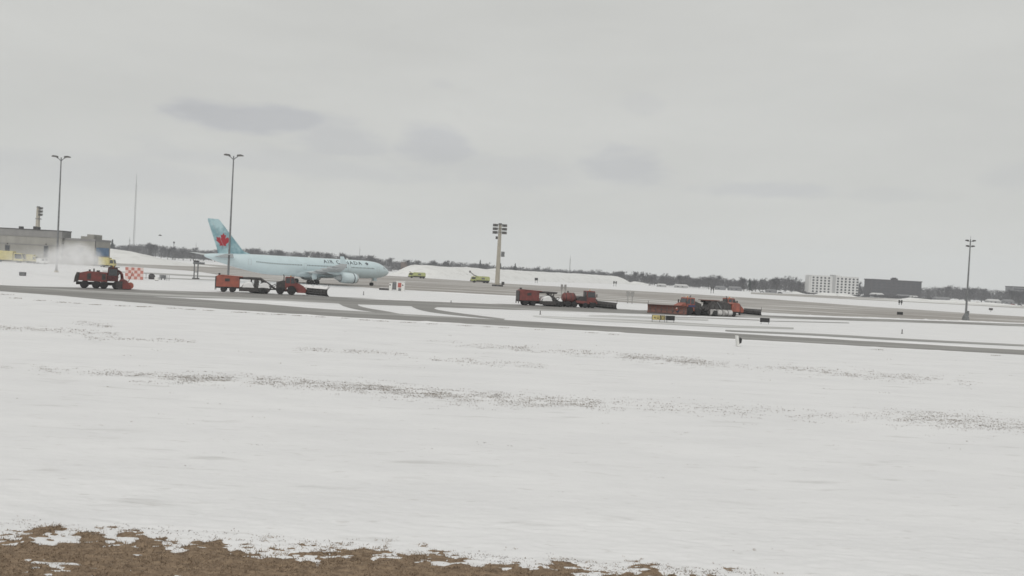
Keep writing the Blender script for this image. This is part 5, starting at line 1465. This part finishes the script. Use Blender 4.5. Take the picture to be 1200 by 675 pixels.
def far_wood():
    """the mass of thicket behind: thousands of twig fans, one object"""
    n = 5200; px = rng.random(n) * 1500 - 60; D = 1030 + rng.random(n) ** .7 * 190
    C = []
    for a, d in zip(px, D):
        if (940 < a < 1085) and d < 1075: d += 60
        d -= near_shift(a) * (0 if 942 < a < 1085 else 1)
        top = top_py(min(1400, max(100, a))) + 1.2 + 3.0 * (.5 + .5 * math.sin(a * .21) * math.sin(a * .047 + 1)) * random.random()
        h = max(3.5, zat(a, top, d)) * random.uniform(.78, 1.04)
        p = along_fast(a, d); C.append((p[0], p[1], h))
    for _ in range(420):
        a = random.uniform(935, 1095); d = random.uniform(905, 985); p = along_fast(a, d)
        C.append((p[0], p[1], random.uniform(1.5, 4.2) if not 944 < a < 1008 else random.uniform(.8, 2.2)))
    C = np.array(C); k = 40
    base = np.repeat(C, k, 0); m = len(base)
    f = rng.random(m); hgt = base[:, 2] * (.25 + .75 * f)
    ang = rng.random(m) * 6.283; rad = (1.0 + base[:, 2] * .22) * np.sqrt(rng.random(m)) * np.sqrt(np.clip(1.25 - f, .1, 1))
    cx = base[:, 0] + np.cos(ang) * rad; cy = base[:, 1] + np.sin(ang) * rad
    ln = .9 + 1.3 * rng.random(m); w = .16 + .30 * rng.random(m); t = rng.random(m) * 6.283
    a0 = np.stack([cx - np.cos(t) * w, cy, hgt - ln], -1); a1 = np.stack([cx + np.cos(t) * w, cy + np.sin(t) * w, hgt - ln], -1); a2 = np.stack([cx + np.cos(ang) * ln * .6, cy + np.sin(ang) * ln * .6, hgt], -1)
    a0[:, 2] = np.maximum(a0[:, 2], 0); a1[:, 2] = np.maximum(a1[:, 2], 0)
    me = raw_mesh('far_wood', np.stack([a0, a1, a2], 1).reshape(-1, 3), np.arange(3 * m).reshape(-1, 3))
    o = link('far_wood', me, mat=M_['twig']); o['kind'] = 'stuff'; tag(o, 'dense grey wood of bare trees along the horizon', 'wood')


def along_fast(px, D):
    # direction of a picture column near the horizon line
    d = pixel_dir(px, 318 + .0524 * (px - 600)); return (d.x / d.y * D, D)


far_wood()

# ------------------------------------------------------------------ bird
p = along(183.5, 95); zb = zat(183.5, 275.6, 95)
mb = MB(); mb.loft([[(x, r * math.cos(2 * math.pi * k / 8), r * math.sin(2 * math.pi * k / 8)) for k in range(8)] for x, r in ((-.2, .01), (-.1, .04), (.05, .055), (.15, .03), (.2, .01))])
P = thing('bird', 'small dark bird flying over the left wood', 'bird', (p.x, 95, zb), .3)
part('body', mb, M_['frame'], P, smooth=True)
for s in (-1, 1): part('wing', MB().loft([[(.08, s * .03, .0), (-.08, s * .03, .0), (-.05, s * .03, .02)], [(.06, s * .2, .07), (-.05, s * .2, .07), (-.03, s * .2, .085)], [(-.06, s * .4, .03), (-.09, s * .4, .03), (-.07, s * .4, .035)]]), M_['frame'], P)


# ------------------------------------------------------------------ plume of thrown snow
def plume():
    puffs = []
    for px, py, D, rr, dens in ((117.5, 309.5, 157, .8, .9), (115, 307, 160, 1.1, .8), (111, 304.2, 164, 1.5, .6), (106, 302, 168, 1.9, .45), (100, 300.3, 172, 2.3, .36), (93, 299.0, 176, 2.7, .42), (85, 299, 180, 2.9, .38), (76, 300.5, 185, 3.0, .34), (68, 302.5, 190, 2.9, .32), (60, 306, 194, 2.9, .24), (90, 305, 180, 2.8, .22), (75, 307, 187, 2.8, .22), (50, 307, 200, 3.4, .16), (38, 306.5, 206, 3.4, .13), (24, 307, 210, 3.2, .11), (8, 307, 214, 3.2, .10), (-10, 307.5, 218, 3.0, .08)):
        p = along(px, D); p.z = zat(px, py, D); puffs.append((p, rr, dens))
    mb = MB(); rings = []
    order = puffs[:10] + puffs[12:]
    for i, (p, r, _) in enumerate(order):
        d = (order[min(i + 1, len(order) - 1)][0] - order[max(i - 1, 0)][0]); d.z = 0; d.normalize()
        u = d.cross(Vector((0, 0, 1))).normalized()
        zb = max(.1, p.z - r * 1.9); zt = p.z + r * 1.25
        rings.append([p + u * math.cos(t) * r * 1.35 + Vector((0, 0, (zb + zt) / 2 - p.z + math.sin(t) * (zt - zb) / 2)) for t in [2 * math.pi * k / 18 for k in range(18)]])
    mb.loft(rings)
    me = mb.mesh('snow_plume'); fixnormals(me)
    o = link('snow_plume', me); o['kind'] = 'stuff'; tag(o, 'plume of snow thrown to the left by the snow blower', 'snow')
    mt = bpy.data.materials.new('blown_snow'); mt.use_nodes = True; nt = mt.node_tree; nt.nodes.clear(); L = nt.links
    out = nt.nodes.new('ShaderNodeOutputMaterial'); v = nt.nodes.new('ShaderNodeVolumePrincipled'); v.inputs['Color'].default_value = (.95, .95, .96, 1)
    tc = nt.nodes.new('ShaderNodeTexCoord'); no = nt.nodes.new('ShaderNodeTexNoise'); no.inputs['Scale'].default_value = .45; no.inputs['Detail'].default_value = 5; no.inputs['Roughness'].default_value = .62
    L.new(tc.outputs['Object'], no.inputs['Vector'])
    acc = None
    for p, rr, dens in puffs:
        vd = nt.nodes.new('ShaderNodeVectorMath'); vd.operation = 'DISTANCE'; L.new(tc.outputs['Object'], vd.inputs[0]); vd.inputs[1].default_value = p
        q = nt.nodes.new('ShaderNodeMapRange'); q.interpolation_type = 'SMOOTHSTEP'; L.new(vd.outputs['Value'], q.inputs[0])
        q.inputs[1].default_value = rr * .15; q.inputs[2].default_value = rr * 1.3; q.inputs[3].default_value = dens; q.inputs[4].default_value = 0
        if acc is None: acc = q.outputs[0]
        else:
            m = nt.nodes.new('ShaderNodeMath'); m.operation = 'MAXIMUM'; L.new(acc, m.inputs[0]); L.new(q.outputs[0], m.inputs[1]); acc = m.outputs[0]
    mr = nt.nodes.new('ShaderNodeMapRange'); L.new(no.outputs[0], mr.inputs[0]); mr.inputs[1].default_value = .36; mr.inputs[2].default_value = .66; mr.inputs[3].default_value = 0.05; mr.inputs[4].default_value = 1.3
    m = nt.nodes.new('ShaderNodeMath'); m.operation = 'MULTIPLY'; L.new(acc, m.inputs[0]); L.new(mr.outputs[0], m.inputs[1])
    L.new(m.outputs[0], v.inputs['Density']); L.new(v.outputs[0], out.inputs['Volume'])
    me.materials.append(mt)


plume()


# ------------------------------------------------------------------ haze
def haze():
    me = MB().box(-3760, 3760, -3050, 4050, -1.2, 170).mesh('haze'); fixnormals(me)
    o = link('haze', me); o['kind'] = 'stuff'
    mt = bpy.data.materials.new('haze'); mt.use_nodes = True; nt = mt.node_tree; nt.nodes.clear()
    out = nt.nodes.new('ShaderNodeOutputMaterial'); v = nt.nodes.new('ShaderNodeVolumePrincipled'); v.inputs['Color'].default_value = (.90, .94, .99, 1)
    v.inputs['Density'].default_value = HAZE; v.inputs['Anisotropy'].default_value = .0
    nt.links.new(v.outputs[0], out.inputs['Volume']); me.materials.append(mt)


HAZE = .00018
haze()
